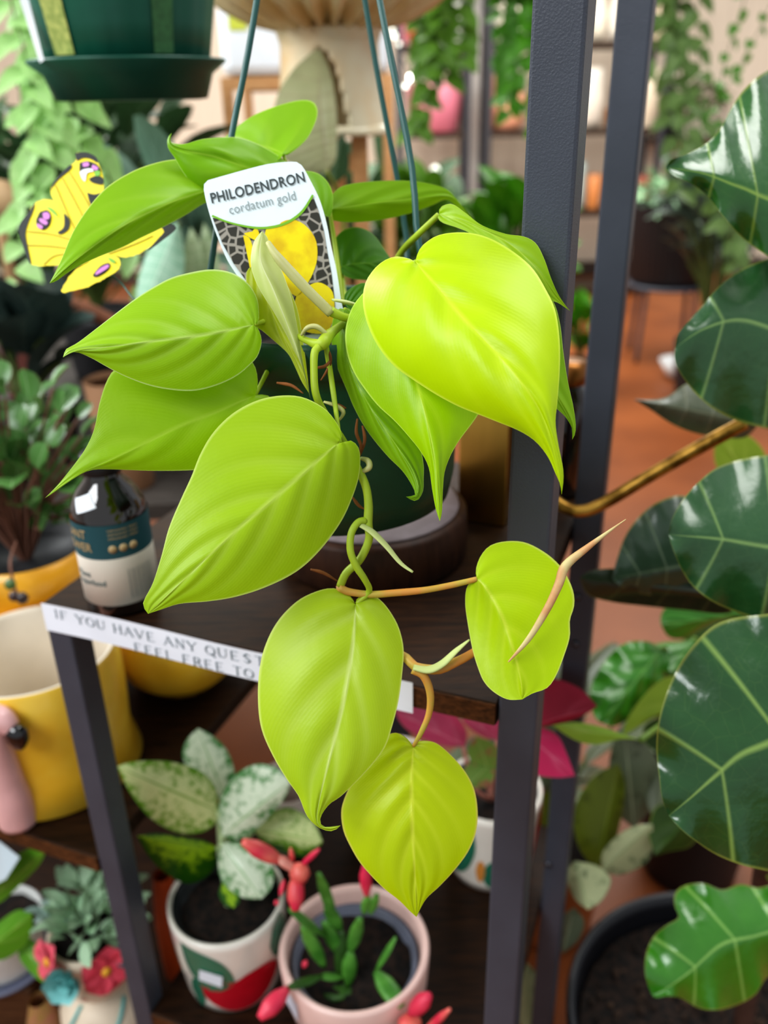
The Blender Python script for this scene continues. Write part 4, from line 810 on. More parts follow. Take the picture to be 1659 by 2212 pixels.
for a, b, w_, m_ in (((640, 1880, .85), (595, 1850, .84), 24, FW), ((612, 1862, .845), (524, 1818, .83), 38, FR), ((655, 1905, .85), (640, 1868, .845), 46, FR), ((640, 1888, .85), (638, 1968, .84), 38, FR), ((648, 1872, .85), (690, 1834, .84), 15, FH), ((632, 1865, .855), (628, 1832, .85), 12, FR), ((614, 1900, .855), (605, 1935, .85), 12, FH),
                     ((792, 1935, .86), (788, 1868, .85), 27, FH), ((622, 2135, .86), (560, 2200, .84), 42, FH), ((600, 1955, .86), (595, 1945, .86), 12, FH), ((868, 2195, .86), (900, 2240, .85), 60, FR), ((885, 2190, .855), (928, 2150, .84), 42, FH), ((915, 2230, .85), (972, 2180, .83), 20, FR), ((655, 2090, .89), (662, 2075, .89), 14, FH)):
    seg(a, b, w_, m_, 'petal')
mesh('price_sticker', [Vector((kx+(kr+.0002)*math.sin(a), ky-(kr+.0002)*math.cos(a), zm+kh-z)) for a, z in ((-1.1, .012), (-.8, .016), (-.8, .042), (-1.1, .038))], [(0, 1, 2, 3)], mat('#e6ecfa', .6), tk, smooth=False)
# rear painted pot with pink aglaonema
cc_ = PZ(1040, 1936, MM); rcx, rcy = U(.322, .338, 0).x, U(.322, .338, 0).y
mot2 = [(-.95, .62, .5, .5, GRN, LEAFS), (.35, .75, .45, .3, GRN, OVL), (-.1, .28, .2, .2, GRN, LEAFS), (.55, .34, .35, .26, RED, LIPS), (-.35, .3, .1, .16, '#e39a4a', OVL), (1.3, .6, .35, .45, RED, LIPS), (2.4, .6, .4, .3, GRN, LEAFS), (-2.2, .4, .4, .3, RED, OVL)]
tC = patpot('pink_aglaonema_pot', 'pink and crimson aglaonema in a white painted pot at the shelf rear behind the post', rcx, rcy, .125, .062, mot2, 0)
PK1 = leafmat('#e0608a', '#c04468', '#f09ab0', '#8a9a4a', rough=.35, transl=.2, folds=3, name='pink_leaf'); PK2 = leafmat('#b8284a', '#8e1c34', '#d05a70', '#7a2034', rough=.35, transl=.2, folds=2, name='crimson_leaf'); PK3 = leafmat('#e83c78', '#d02a60', '#f48aa8', '#d86a90', rough=.35, transl=.25, folds=2, name='hot_pink_leaf')
PGR = leafmat('#7da04a', '#b84858', '#a8c070', '#6a8a3a', rough=.4, transl=.2, kind='vari', veins=60, folds=0, foldstr=.2, name='mottled_leaf')
leafpx(tC, PK1, (1005, 1612), (852, 1535), [(960, 1612), (900, 1590), (868, 1565)], [(1008, 1580), (985, 1545), (930, 1520), (880, 1522)], 1.03, .98, .01, .01, nu=24, power=1.1)
leafpx(tC, PK1, (1075, 1600), (990, 1535), [(1040, 1590), (1005, 1565)], [(1080, 1560), (1055, 1532), (1020, 1525)], 1.04, 1.0, nu=20, power=1.1)
leafpx(tC, PK2, (1130, 1575), (1290, 1526), [(1140, 1520), (1165, 1480), (1200, 1466), (1250, 1485), (1275, 1508)], [(1160, 1572), (1210, 1562), (1255, 1548)], .90, .88, .006, .004, nu=24, power=1.1)
leafpx(tC, PK3, (1125, 1575), (1242, 1676), [(1130, 1620), (1150, 1668), (1200, 1680)], [(1170, 1572), (1205, 1590), (1225, 1630)], .90, .885, .004, .004, nu=24, power=1.1)
leafpx(tC, PGR, (1060, 1680), (1030, 1590), [(1025, 1660), (1010, 1620)], [(1075, 1650), (1070, 1610)], 1.03, 1.0, nu=18, power=1.1)
leafpx(tC, PGR, (1068, 1640), (1010, 1700), [(1030, 1640), (995, 1670)], [(1070, 1670), (1050, 1700)], 1.03, 1.0, nu=18, power=1.1)
for a in ((1000, 1612, 1.03), (1075, 1600, 1.04), (1128, 1575, .902), (1060, 1680, 1.03), (1068, 1640, 1.03)):
    tube('leaf_stalk', [P(*a), P((a[0]+1050)/2, 1700, 1.04), Vector((rcx, rcy, zm+.10))], .0028, mat('#c88a7a', .5), tC, n=7)
# white cups seen between the leaves
for k, (px, py, d, r_, col, lab) in enumerate(((622, 1700, 1.13, .042, '#cfc0b6', 'pale beige cup behind the variegated aglaonema leaves'),)):
    c = P(px, py, d); u_ = c-Vector((0, 0, 0)); t_ = thing('cup', lab, 'cup', (c.x, c.y, zm)); zc = c.z-zm+.01
    lathe('body', [(r_*.7, 0), (r_*.8, .003), (r_, zc), (r_-.003, zc), (r_-.005, zc-.004), (r_*.7, .01)], (c.x, c.y, zm), mat(col, .4), t_)
t_ = patpot('painted_pot', 'white pot with a dark red painted patch half hidden behind the lowest lime leaf', U(.185, .345, 0).x, U(.185, .345, 0).y, .115, .055, [(.1, .55, .5, .36, '#8a0a1e', OVL), (-1.0, .6, .4, .4, GRN, LEAFS), (1.3, .5, .4, .3, GRN, LEAFS)])
t_['category'] = 'pot'
# ================================================================ fiddle-leaf fig in the big black pot
fz = -1.10
FC = P(1585, 2215, 1.13); gx, gy = FC.x, FC.y
fg = thing('fiddle_leaf_fig', 'fiddle-leaf fig with large glossy dark green leaves in a big black nursery pot', 'plant', (gx, gy, 0))
FR_ = .212; fzr = FC.z
lathe('pot', [(.15, 0), (.155, .004), (FR_-.008, fzr-.03), (FR_-.002, fzr-.028), (FR_+.004, fzr-.02), (FR_+.005, fzr-.004), (FR_+.001, fzr), (FR_-.006, fzr-.002), (FR_-.012, fzr-.02), (FR_-.016, fzr-.08)], (gx, gy, 0), mat('#1b1c22', .32, spec=.6), fg, n=96)
BARK = mat('#5a3a2c', .85, bump=1, bscale=200, var=.3, vscale=40)
soilmesh(fg, gx, gy, fzr-.045, FR_-.0165, amp=.006, n=48)
rnd = random.Random(3); vs = []; fs = []
for i in range(420):
    a = rnd.uniform(0, 6.283); q = math.sqrt(rnd.random())*(FR_-.03); c = Vector((gx+q*math.cos(a), gy+q*math.sin(a), fzr-.041)); r_ = rnd.uniform(.002, .0075); k = len(vs)
    for d in ((1, 0, 0), (0, 1, 0), (-1, 0, 0), (0, -1, 0), (0, 0, .8), (.6, .6, .5)): vs.append(c+Vector(d)*r_*rnd.uniform(.7, 1.2))
    for f in ((0, 1, 4), (1, 2, 4), (2, 3, 4), (3, 0, 4), (0, 5, 4), (5, 1, 4)): fs.append(tuple(k+x for x in f))
bk = mesh('bark_chips', vs, fs, mat('#4a3628', .9, var=.6, vscale=30, col2='#1a110b'), fg, smooth=False); bk['kind'] = 'stuff'
T0 = P(1632, 2120, 1.10); T0.z = fzr-.05
tube('trunk', [T0, P(1640, 1990, 1.06), P(1650, 1880, 1.0), P(1700, 1700, .92), P(1790, 1300, .85), P(1850, 900, .80), P(1860, 400, .75)], [.013, .012, .011, .011, .010], BARK, fg, n=14)
def FIG(base, dark, rib, folds=5, rough=.24): return leafmat(base, dark, rib, '#8a9440', rough=rough, transl=.06, kind='fig', folds=folds, coat=.6, name='fig_leaf', spec=.6)
F1 = FIG('#2f6a22', '#174a1c', '#8aa848', 5); F2 = FIG('#2f6030', '#1e4c24', '#86a860', 4, .32); F4 = FIG('#255a24', '#153f1a', '#8fae58', 4, .26); F5 = FIG('#469020', '#2c7014', '#9ac868', 4, .24)
leafpx(fg, F1, (1850, 330), (1438, 362), [(1840, 250), (1780, 170), (1720, 140), (1659, 152), (1612, 188), (1580, 232), (1555, 280), (1525, 310), (1485, 332), (1452, 344)],
       [(1850, 430), (1800, 540), (1740, 575), (1690, 568), (1650, 548), (1600, 510), (1560, 465), (1525, 420), (1485, 392), (1455, 380)], .66, .60, .05, .02, bow=-.02, mid=[(1700, 430), (1600, 405), (1520, 375)], nu=60, nv=8, ripple=.008, nr=5, power=1.2)
leafpx(fg, F2, (1850, 760), (1458, 752), [(1850, 640), (1780, 560), (1700, 552), (1640, 565), (1590, 590), (1550, 622), (1518, 660), (1485, 697), (1464, 722)],
       [(1850, 860), (1780, 920), (1700, 930), (1640, 922), (1590, 908), (1540, 883), (1498, 845), (1466, 800), (1457, 775)], .70, .64, .02, .04, bow=-.02, mid=[(1700, 720), (1600, 690), (1520, 710)], nu=56, nv=8, ripple=.006, power=1.2)
leafpx(fg, F2, (1850, 1170), (1444, 1155), [(1850, 1060), (1780, 990), (1700, 980), (1640, 985), (1590, 995), (1545, 1012), (1505, 1045), (1475, 1080), (1452, 1120)],
       [(1850, 1260), (1780, 1340), (1700, 1350), (1640, 1338), (1590, 1322), (1540, 1300), (1500, 1270), (1475, 1235), (1455, 1190)], .66, .61, .04, .02, bow=-.02, mid=[(1700, 1185), (1560, 1165), (1480, 1158)], nu=56, nv=8, ripple=.006, power=1.2)
leafpx(fg, F4, (1900, 1480), (1445, 1762), [(1860, 1380), (1780, 1325), (1700, 1322), (1640, 1328), (1585, 1335), (1540, 1352), (1500, 1390), (1465, 1440), (1438, 1500), (1422, 1560), (1418, 1620), (1424, 1680), (1430, 1725)],
       [(1900, 1600), (1880, 1750), (1800, 1870), (1720, 1895), (1659, 1882), (1600, 1868), (1545, 1845), (1500, 1815), (1470, 1790)], .60, .58, .02, .03, bow=-.025, mid=[(1760, 1560), (1659, 1605), (1600, 1630), (1550, 1672), (1490, 1725)], nu=72, nv=10, ripple=.006, power=1.15)
leafpx(fg, F5, (1750, 1985), (1408, 2150), [(1730, 1925), (1690, 1905), (1640, 1918), (1600, 1910), (1560, 1922), (1520, 1908), (1480, 1912), (1458, 1930), (1458, 1958), (1466, 1982), (1440, 1998), (1412, 2022), (1396, 2060), (1393, 2100), (1400, 2130)],
       [(1740, 2040), (1700, 2100), (1659, 2110), (1630, 2150), (1590, 2172), (1550, 2182), (1510, 2178), (1470, 2156), (1440, 2152), (1420, 2156)], .86, .82, .03, .02, bow=-.02, mid=[(1640, 2020), (1560, 2040), (1490, 2100), (1440, 2135)], nu=60, nv=8, ripple=.01, nr=4, power=1.2)
F6 = FIG('#3c5640', '#2a4430', '#7a9070', 5, .35)
leafpx(fg, F6, (1600, 1200), (1322, 1250), [(1560, 1120), (1500, 1078), (1455, 1072), (1400, 1098), (1355, 1150), (1332, 1210)], [(1560, 1270), (1480, 1290), (1400, 1285), (1350, 1272)], .80, .80, .02, .03, nu=34, power=1.1, ripple=.004)
leafpx(fg, FIG('#26361a', '#1a2612', '#4a5a30', 4, .4), (1620, 1290), (1252, 1248), [(1560, 1262), (1480, 1246), (1400, 1234), (1320, 1228), (1275, 1234)], [(1570, 1325), (1480, 1318), (1400, 1310), (1320, 1300), (1270, 1284)], .82, .80, .01, .03, nu=34, power=1.1)
leafpx(fg, FIG('#6a6f5c', '#4c5644', '#8a8a70', 5, .4), (1640, 915), (1368, 862), [(1610, 870), (1560, 838), (1515, 823), (1478, 832), (1440, 858), (1400, 864)], [(1610, 945), (1560, 945), (1500, 935), (1450, 915), (1405, 885)], .84, .86, .01, .03, nu=34, power=1.1)
for a, b in (((1850, 330, .66), (1858, 420, .75)), ((1850, 760, .70), (1852, 860, .79)), ((1850, 1170, .66), (1800, 1250, .845)), ((1900, 1480, .60), (1760, 1450, .87)), ((1750, 1985, .86), (1652, 1880, 1.0)), ((1600, 1200, .80), (1800, 1280, .85)), ((1620, 1290, .82), (1800, 1300, .85)), ((1640, 915, .84), (1840, 930, .80))):
    tpx('petiole', [a, ((a[0]+b[0])/2, (a[1]+b[1])/2+14, (a[2]+b[2])/2), b], [7, 6, 7], mat('#8a9a40', .5), fg, n=9)

# ================================================================ plants on the floor between the shelf and the fig
def simple_pot(t, x, y, r, h, col, z=0, rough=.5): return pot(t, x, y, z, h, r, r*.78, mat(col, rough))
ga = thing('green_floor_plant', 'glossy green broad-leaved plant standing on the floor behind the fig pot', 'plant', (.62, 1.30, 0)); simple_pot(ga, .62, 1.30, .12, .26, '#2a2a2e')
GB = leafmat('#3f8a1e', '#2c6a14', '#76b050', '#5f8a3a', rough=.22, transl=.12, folds=4, foldstr=2.0, coat=.4, name='glossy_leaf'); GO = leafmat('#8aa02c', '#6f8a1c', '#a8b850', '#a0b048', rough=.4, transl=.2, folds=3, name='olive_leaf'); GD = leafmat('#324e10', '#26400c', '#4a6a20', '#9ab048', rough=.5, transl=.1, folds=3, name='dark_leaf')
LM = leafmat('#a9cc52', '#8ab83a', '#c8e080', '#d0e890', rough=.4, transl=.3, folds=2)
gl = [leafpx(ga, GB, (1430, 1400), (1300, 1562), [(1400, 1386), (1350, 1390), (1310, 1425), (1282, 1470), (1275, 1510), (1285, 1550)], [(1448, 1430), (1440, 1470), (1410, 1510), (1370, 1545), (1330, 1568)], 1.14, 1.06, .02, .03, bow=-.02, nu=34, power=1.1, ripple=.006),
 leafpx(ga, GB, (1500, 1380), (1452, 1452), [(1470, 1385), (1430, 1388), (1400, 1400), (1425, 1440)], [(1520, 1420), (1490, 1450)], 1.18, 1.12, .01, .01, nu=24),
 leafpx(ga, GO, (1520, 1480), (1345, 1592), [(1480, 1458), (1430, 1468), (1385, 1510), (1352, 1560)], [(1530, 1530), (1480, 1545), (1420, 1548), (1375, 1568)], 1.10, 1.05, .0, .03, nu=28, power=1.1),
 leafpx(ga, GD, (1520, 1600), (1440, 1640), [(1470, 1545), (1400, 1560), (1390, 1600)], [(1530, 1660), (1490, 1680)], 1.12, 1.10, nu=20),
 leafpx(ga, GB, (1640, 1322), (1428, 1350), [(1580, 1310), (1500, 1306), (1445, 1310), (1428, 1328)], [(1600, 1330), (1530, 1352), (1480, 1378), (1445, 1376)], 1.16, 1.10, .0, .02, nu=28, power=1.1),
 leafpx(ga, GO, (1620, 1050), (1560, 940), [(1570, 1040), (1545, 1000), (1545, 960)], [(1660, 1010), (1640, 960), (1600, 935)], 1.15, 1.14, nu=20),
 leafpx(ga, GD, (1510, 1740), (1415, 1848), [(1460, 1735), (1415, 1745), (1402, 1800)], [(1515, 1790), (1490, 1828), (1450, 1838)], 1.14, 1.10, .0, .02, nu=24),
 leafpx(ga, LM, (1385, 1598), (1192, 1567), [(1350, 1588), (1300, 1570), (1240, 1560)], [(1340, 1597), (1290, 1608), (1245, 1600)], .93, .885, .0, .008, nu=26, power=1.1)]
for a in ((1430, 1400, 1.14), (1500, 1380, 1.18), (1520, 1480, 1.10), (1520, 1600, 1.12), (1640, 1322, 1.16), (1620, 1050, 1.15), (1510, 1740, 1.14), (1385, 1598, .93)):
    p = P(*a); q = Vector((.62, 1.30, .22)); tube('leaf_stalk', [p, p.lerp(q, .3)+Vector((.02, .03, .03)), q], .0035, mat('#6f8f35', .5), ga, n=7)
gv = thing('variegated_floor_plant', 'silver and dark green variegated plant on the floor behind the black posts', 'plant', (.30, 1.18, 0)); simple_pot(gv, .30, 1.18, .11, .24, '#b06a3a')
VS = leafmat('#747e66', '#262e16', '#b8c0a0', '#7a8a6a', rough=.3, transl=.08, kind='vari', veins=45, folds=0, foldstr=.15, name='silver_leaf'); VY = leafmat('#6a7a22', '#3c480c', '#8a9a40', '#8a9a50', rough=.35, transl=.1, kind='vari', veins=45, folds=0, foldstr=.2, name='olive_variegated_leaf')
VW = leafmat('#b4bc92', '#3c5636', '#8aa070', '#5a7a5a', rough=.3, transl=.1, kind='vari', veins=60, folds=0, foldstr=.2, name='pale_variegated_leaf')
def W(m, n_, t_, L, R, d): leafpx(gv, m, n_, t_, L, R, d, d-.02, .01, .015, nu=24, power=1.1)
W(VY, (1290, 1880), (1335, 1650), [(1250, 1830), (1240, 1750), (1280, 1680)], [(1325, 1830), (1345, 1750), (1350, 1690)], 1.16)
W(VS, (1370, 1790), (1350, 1590), [(1320, 1740), (1315, 1660), (1325, 1610)], [(1410, 1740), (1430, 1680), (1400, 1610)], 1.20)
W(VW, (1300, 1880), (1410, 1780), [(1302, 1840), (1340, 1800), (1380, 1782)], [(1340, 1890), (1400, 1860), (1410, 1810)], 1.13)
W(VW, (1240, 1860), (1270, 1965), [(1225, 1890), (1240, 1940)], [(1290, 1870), (1320, 1900), (1300, 1945)], 1.12)
W(VS, (1440, 1640), (1420, 1780), [(1400, 1680), (1395, 1730)], [(1470, 1680), (1460, 1750)], 1.20)
W(VS, (1160, 1720), (1190, 1620), [(1150, 1680), (1165, 1640)], [(1195, 1700), (1205, 1650)], 1.22)
W(VY, (1180, 1800), (1160, 1670), [(1150, 1770), (1145, 1710)], [(1205, 1760), (1195, 1700)], 1.24)
W(VW, (1150, 2240), (1128, 2070), [(1110, 2190), (1112, 2120)], [(1185, 2200), (1170, 2120)], 1.32)
W(VS, (1215, 2060), (1240, 1960), [(1205, 2020), (1215, 1980)], [(1250, 2030), (1262, 1990)], 1.2)
bush(gv, (.30, 1.2, .42), .15, .14, 46, .11, .06, VS, 'oval', .5, origin=(.30, 1.18, .22), stem_m=mat('#6a7a40', .5), ry=.12)
bush(ga, (.66, 1.34, .42), .16, .12, 40, .13, .08, GD, 'oval', .5, origin=(.62, 1.30, .22), stem_m=mat('#6a7a40', .5), ry=.12)

# ================================================================ left: plant table and its plants
TZ = -.62+CZ
tb = thing('plant_table', 'long grey plant table behind the shelf unit crowded with potted plants', 'table', (-.95, 1.85, 0))
abox('table_top', -.92, 2.05, TZ-.03, TZ, 1.96, 1.4, wood('#57514c', '#3d3835', .6), tb)
for x in (-1.85, .02):
    for y in (1.40, 2.70): abox('leg', x, y, 0, TZ-.03, .05, .05, STEEL, tb)
def LMt(a, b, rib=None, kind='philo', **k): return leafmat(a, b, rib or a, b, rough=.4, transl=.15, kind=kind, name='leaf', **k)
STM = mat('#55652e', .6)
def potted(name, label, x, y, z, r, h, pcol, crown_z, rx, rz, n, ln, wd, m, kind='oval', droop=.5, group=None, updir=.5, cx=None, ry=None):
    t = thing(name, label, 'plant', (x, y, z), group); pot(t, x, y, z, h, r, r*.78, mat(pcol, .5))
    bush(t, ((cx if cx is not None else x), y, z+crown_z), rx, rz, n, ln, wd, m, kind, droop, origin=(x, y, z+h), updir=updir, stem_m=STM, ry=ry or rx*.7); return t
DKG = LMt('#44643c', '#2a482c', '#6a8a60'); MDG = LMt('#55803c', '#3a602c', '#7a9a60'); TEALG = LMt('#7a9a84', '#5a7a6c', '#8fae9c')
potted('dark_foliage_plant', 'dark green leafy potted plant on the table below the green hanging pot', -.70, 2.15, TZ, .10, .17, '#2b2b2e', .47, .24, .19, 90, .17, .085, DKG)
potted('grey_green_plant', 'grey green plant with pointed leaves on the table behind the curled lime leaf', -.42, 1.85, TZ, .08, .14, '#34363a', .40, .09, .13, 22, .17, .08, TEALG, updir=1.2)
potted('low_dark_plant', 'low dark green plant with broad leaves at the left end of the table', -1.0, 1.64, TZ, .09, .12, '#3a3a3c', .26, .13, .12, 50, .14, .09, DKG)
potted('olive_plant', 'olive green bushy plant at the far left edge of the table', -1.30, 2.16, TZ, .09, .14, '#5a4a40', .38, .16, .18, 60, .15, .07, MDG)
potted('slate_leaf_plant', 'slate grey green large-leaved plant on the table above the peperomia', -.64, 1.50, TZ, .08, .13, '#2c2c30', .22, .09, .08, 20, .15, .12, LMt('#3c4e48', '#2a3a38', '#5a6a60'), updir=.2)
# calathea with fishbone leaves
ca = thing('calathea', 'mint green calathea with dark fishbone veins beside the butterfly', 'plant', (-.27, 1.44, TZ)); pot(ca, -.27, 1.44, TZ, .13, .07, .055, mat('#2c2e32', .5))
CAL = leafmat('#a8cdb4', '#5f8f72', '#dcf0dc', '#7aa088', rough=.4, transl=.15, kind='fig', folds=9, name='calathea_leaf')
CA2 = leafmat('#b8c8a0', '#5a7a4a', '#e0e8c8', '#6a7a6a', rough=.4, transl=.15, kind='fig', folds=7, name='striped_leaf')
leafpx(ca, CAL, (385, 480), (305, 680), [(350, 500), (318, 545), (300, 600), (295, 650)], [(395, 520), (398, 580), (375, 640), (340, 672)], 1.30, 1.24, .02, .02, nu=30, power=1.05)
leafpx(ca, CA2, (420, 640), (412, 490), [(398, 600), (398, 540)], [(436, 600), (434, 530)], 1.36, 1.34, nu=20, power=1.1)
leafpx(ca, CA2, (470, 640), (440, 480), [(436, 600), (432, 530)], [(480, 600), (462, 520)], 1.38, 1.36, nu=20, power=1.1)
leafpx(ca, CAL, (520, 640), (500, 560), [(495, 620), (490, 580)], [(540, 620), (525, 580)], 1.38, 1.36, nu=16, power=1.1)
for a in ((385, 480, 1.30), (420, 640, 1.36), (470, 640, 1.38), (520, 640, 1.38)): tube('leaf_stalk', [P(*a), P(a[0]+20, 700, 1.42), Vector((-.27, 1.44, TZ+.12))], .003, STM, ca, n=6)
# tan paper pot and black pots
t_ = thing('tan_pot', 'tall tan paper-wrapped pot behind the lime leaves at left', 'pot', (P(190, 820, 1.35).x, P(190, 820, 1.35).y, TZ)); c = P(190, 820, 1.35)
lathe('body', [(.040, 0), (.043, .003), (.052, .20), (.050, .201), (.047, .19)], (c.x, 1.44, TZ), mat('#a07858', .8, var=.1), t_)
for k, (x, y, r_, h_) in enumerate(((-.78, 1.44, .06, .13), (-.94, 1.50, .055, .11))):
    t_ = thing('black_nursery_pot', 'empty black nursery pot on the table behind the peperomia', 'pot', (x, y, TZ), 'black nursery pots on the plant table'); pot(t_, x, y, TZ, h_, r_, r_*.8, mat('#141518', .3))
# pink ornament & terracotta shapes
c = P(88, 600, 1.9); t_ = thing('pink_candle', 'dusty pink candle jar standing among the dark plants at left', 'candle', (c.x, 1.75, TZ)); lathe('jar', [(.03, 0), (.034, .005), (.034, .30), (.03, .31), (.001, .311)], (c.x, 1.75, TZ), mat('#b8746c', .5), t_)
c = P(195, 672, 1.7); t_ = tag(tpx('terracotta_tube', [(135, 655, 1.62), (190, 672, 1.64), (250, 700, 1.66)], [16, 18, 16], mat('#a87058', .7), None, n=14), 'terracotta-coloured rolled tube lying among the dark leaves at left', 'tube')
# beige round wooden knob far left
t_ = thing('wooden_stand', 'pale wooden round-topped stand at the left edge beyond the butterfly', 'stand', (P(5, 435, 1.75).x, 1.62, TZ)); c = P(-8, 435, 1.75)
lathe('knob', [(.001, -.045), (.03, -.038), (.045, -.01), (.045, .01), (.03, .038), (.001, .045)], c, mat('#d8b48c', .5), t_); lathe('column', [(.012, TZ), (.012, c.z-.03)], (c.x, c.y, 0), mat('#c8a078', .5), t_, n=16)
# pink-red flowering thing and mug seen right of the bottle
c = P(335, 1030, 1.36); t_ = thing('red_bromeliad', 'crimson flowering plant behind the amber bottle', 'plant', (c.x, c.y+.02, TZ)); pot(t_, c.x-.02, 1.60, TZ, .09, .05, .04, mat('#e4e0dc', .5))
bush(t_, (c.x-.02, 1.58, TZ+.15), .06, .03, 26, .07, .035, mat('#b8283c', .5, var=.3), 'oval', .4, origin=(c.x-.02, 1.60, TZ+.08), name='flower_petals')
c = P(398, 1040, 1.3); c.x -= .0; t_ = thing('pale_mug', 'pale pinkish white mug standing behind the bottle', 'mug', (c.x, 1.44, TZ)); lathe('body', [(.028, 0), (.03, .003), (.032, .09), (.030, .09), (.028, .02)], (c.x, 1.44, TZ), mat('#d8ccc8', .4), t_); tube('handle', [Vector((c.x+.03, 1.44, TZ+.07)), Vector((c.x+.052, 1.44, TZ+.06)), Vector((c.x+.05, 1.44, TZ+.03)), Vector((c.x+.03, 1.44, TZ+.022))], .004, mat('#d8ccc8', .4), t_)

# ================================================================ green hanging pot at top left
HP = P(282, 175, .92); hx, hy, hz0 = HP.x, HP.y, HP.z
hg = thing('green_hanging_pot', 'dark green ribbed hanging pot with saucer and a yellowish label strip at top left', 'pot', (hx, hy, hz0))
GP2 = mat('#16604a', .38, var=.12, vscale=8, col2='#125040')
lathe('saucer', [(.072, -.019), (.080, -.018), (.088, .006), (.103, .017), (.103, .0195), (.098, .0195), (.08, .004), (.03, .003)], (hx, hy, hz0), GP2, hg, n=64)
lathe('pot', [(.075, .004), (.084, .006), (.092, .05), (.104, .12), (.118, .20), (.120, .20), (.121, .215), (.116, .215), (.10, .13)], (hx, hy, hz0), GP2, hg, n=72, wav=.008, nw=24)
def onh(a, z, k=.0015):
    r_ = .084+(.104-.084)*(z-.006)/.114 if z < .12 else .104+(.118-.104)*(z-.12)/.08
    return Vector((hx+(r_*1.008+k)*math.sin(a), hy-(r_*1.008+k)*math.cos(a), hz0+z))
lab = []
for i in range(9): lab += [onh(-.63, .022+.02*i), onh(-.34, .022+.02*i)]
mesh('label_strip', lab, [(2*i, 2*i+1, 2*i+3, 2*i+2) for i in range(8)], mat('#b6bf6a', .6, var=.25, vscale=160, col2='#8fa050'), hg)
lab = []
for i in range(9): lab += [onh(.55, .022+.02*i), onh(.78, .022+.02*i)]
mesh('label_strip', lab, [(2*i, 2*i+1, 2*i+3, 2*i+2) for i in range(8)], mat('#3a6a40', .6, var=.25, vscale=160), hg)
for a in (.3, 2.4, 4.5): tube('hanger_wire', [Vector((hx+.12*math.cos(a), hy+.12*math.sin(a), hz0+.21)), Vector((hx, hy, hz0+.62))], .0018, WIRE, hg, n=7)
hgb = bush(hg, (hx, hy, hz0+.26), .13, .05, 40, .08, .05, MDG, 'heart', .6, origin=(hx, hy, hz0+.2))
tube('ceiling_hook', [Vector((hx, hy, hz0+.62)), Vector((hx, hy, 3.35))], .002, WIRE, hg, n=6)
WT = mat('#eef0f2', .4)
d_ = .84
tag(poly('clear_edge_tag', [(36, -60), (47, -60), (95, 130), (86, 136), (30, -40)], lambda x, y: .835, WT, None), 'thin white plant tag edge at the left of the green hanging pot', 'tag')
# pale trailing plant at the far left
vs, fs, uv, sv, sf, su_ = [], [], [], [], [], []
tr = thing('trailing_pale_plant', 'pale green trailing plant hanging at the upper left edge', 'plant', P(30, -200, 1.35))
TPM = leafmat('#bfe49c', '#92c470', '#c8e4b0', '#b8dca0', rough=.5, transl=.35, folds=3, name='pale_leaf')
for px, ln in ((-10, .36), (8, .42), (70, .50), (84, .54), (100, .40), (40, .26)):
    q = P(px, -160, 1.35+random.uniform(-.05, .05)); strand(vs, fs, uv, sv, sf, su_, q, ln*1.18, None, .062, 17, .040, .03)
mesh('foliage', vs, fs, TPM, tr, uvs=uv); mesh('stems', sv, sf, mat('#6a5a48', .7), tr)
q = P(40, -190, 1.35); pot(tr, q.x, q.y, q.z-.04, .12, .10, .075, mat('#d8d4cc', .5)); tube('hanger', [Vector((q.x, q.y, q.z+.06)), Vector((q.x, q.y, 3.3))], .002, WIRE, tr, n=6)

# ================================================================ mushroom stool, white planter on a wooden stand
OAK = wood('#d8a878', '#c08c5c', .5, (3, 3, 20), 8)
ws = thing('wooden_plant_stand', 'pale wooden plant stand with slim legs carrying a square white planter', 'stand', (-.12, 2.3, 0))
def zat(py, Y): return PY(830, py, Y).z
zt = zat(160, 2.3); xL = PY(500, 300, 2.3).x; xR = PY(840, 300, 2.3).x
for y in (2.3, 2.66):
    for x in (xL, xR): abox('leg', x, y, TZ, zt, .024, .024, OAK, ws)
abox('top_rail', (xL+xR)/2, 2.3, zt-.028, zt, xR-xL, .022, OAK, ws); abox('top_rail', (xL+xR)/2, 2.66, zt-.028, zt, xR-xL, .022, OAK, ws); abox('stand_shelf', (xL+xR)/2, 2.48, zt-.020, zt, xR-xL, .36, OAK, ws)
abox('lower_rail', (xL+xR)/2, 2.3, TZ+.1, TZ+.12, xR-xL, .02, OAK, ws)
wq = thing('white_square_planter', 'large white square planter with rounded corners behind the cream mushroom', 'planter', ((xL+xR)/2, 2.48, zt))
wx0 = PY(470, 100, 2.28).x; wx1 = PY(842, 100, 2.28).x
box('body', (wx0, 2.30, zt+.001), (wx1-wx0, 0, 0), (0, .34, 0), (0, 0, .34), mat('#eef1f6', .5), wq, .022)
box('yellow_sticker', PY(495, 66, 2.298), (.042, 0, 0), (0, .001, 0), (0, 0, .058), mat('#ccd24a', .6), wq)
lv = bush(wq, ((xL+xR)/2, 2.48, zt+.5), .2, .14, 40, .16, .07, MDG, 'oval', .4, origin=((xL+xR)/2, 2.48, zt+.32), stem_m=STM)
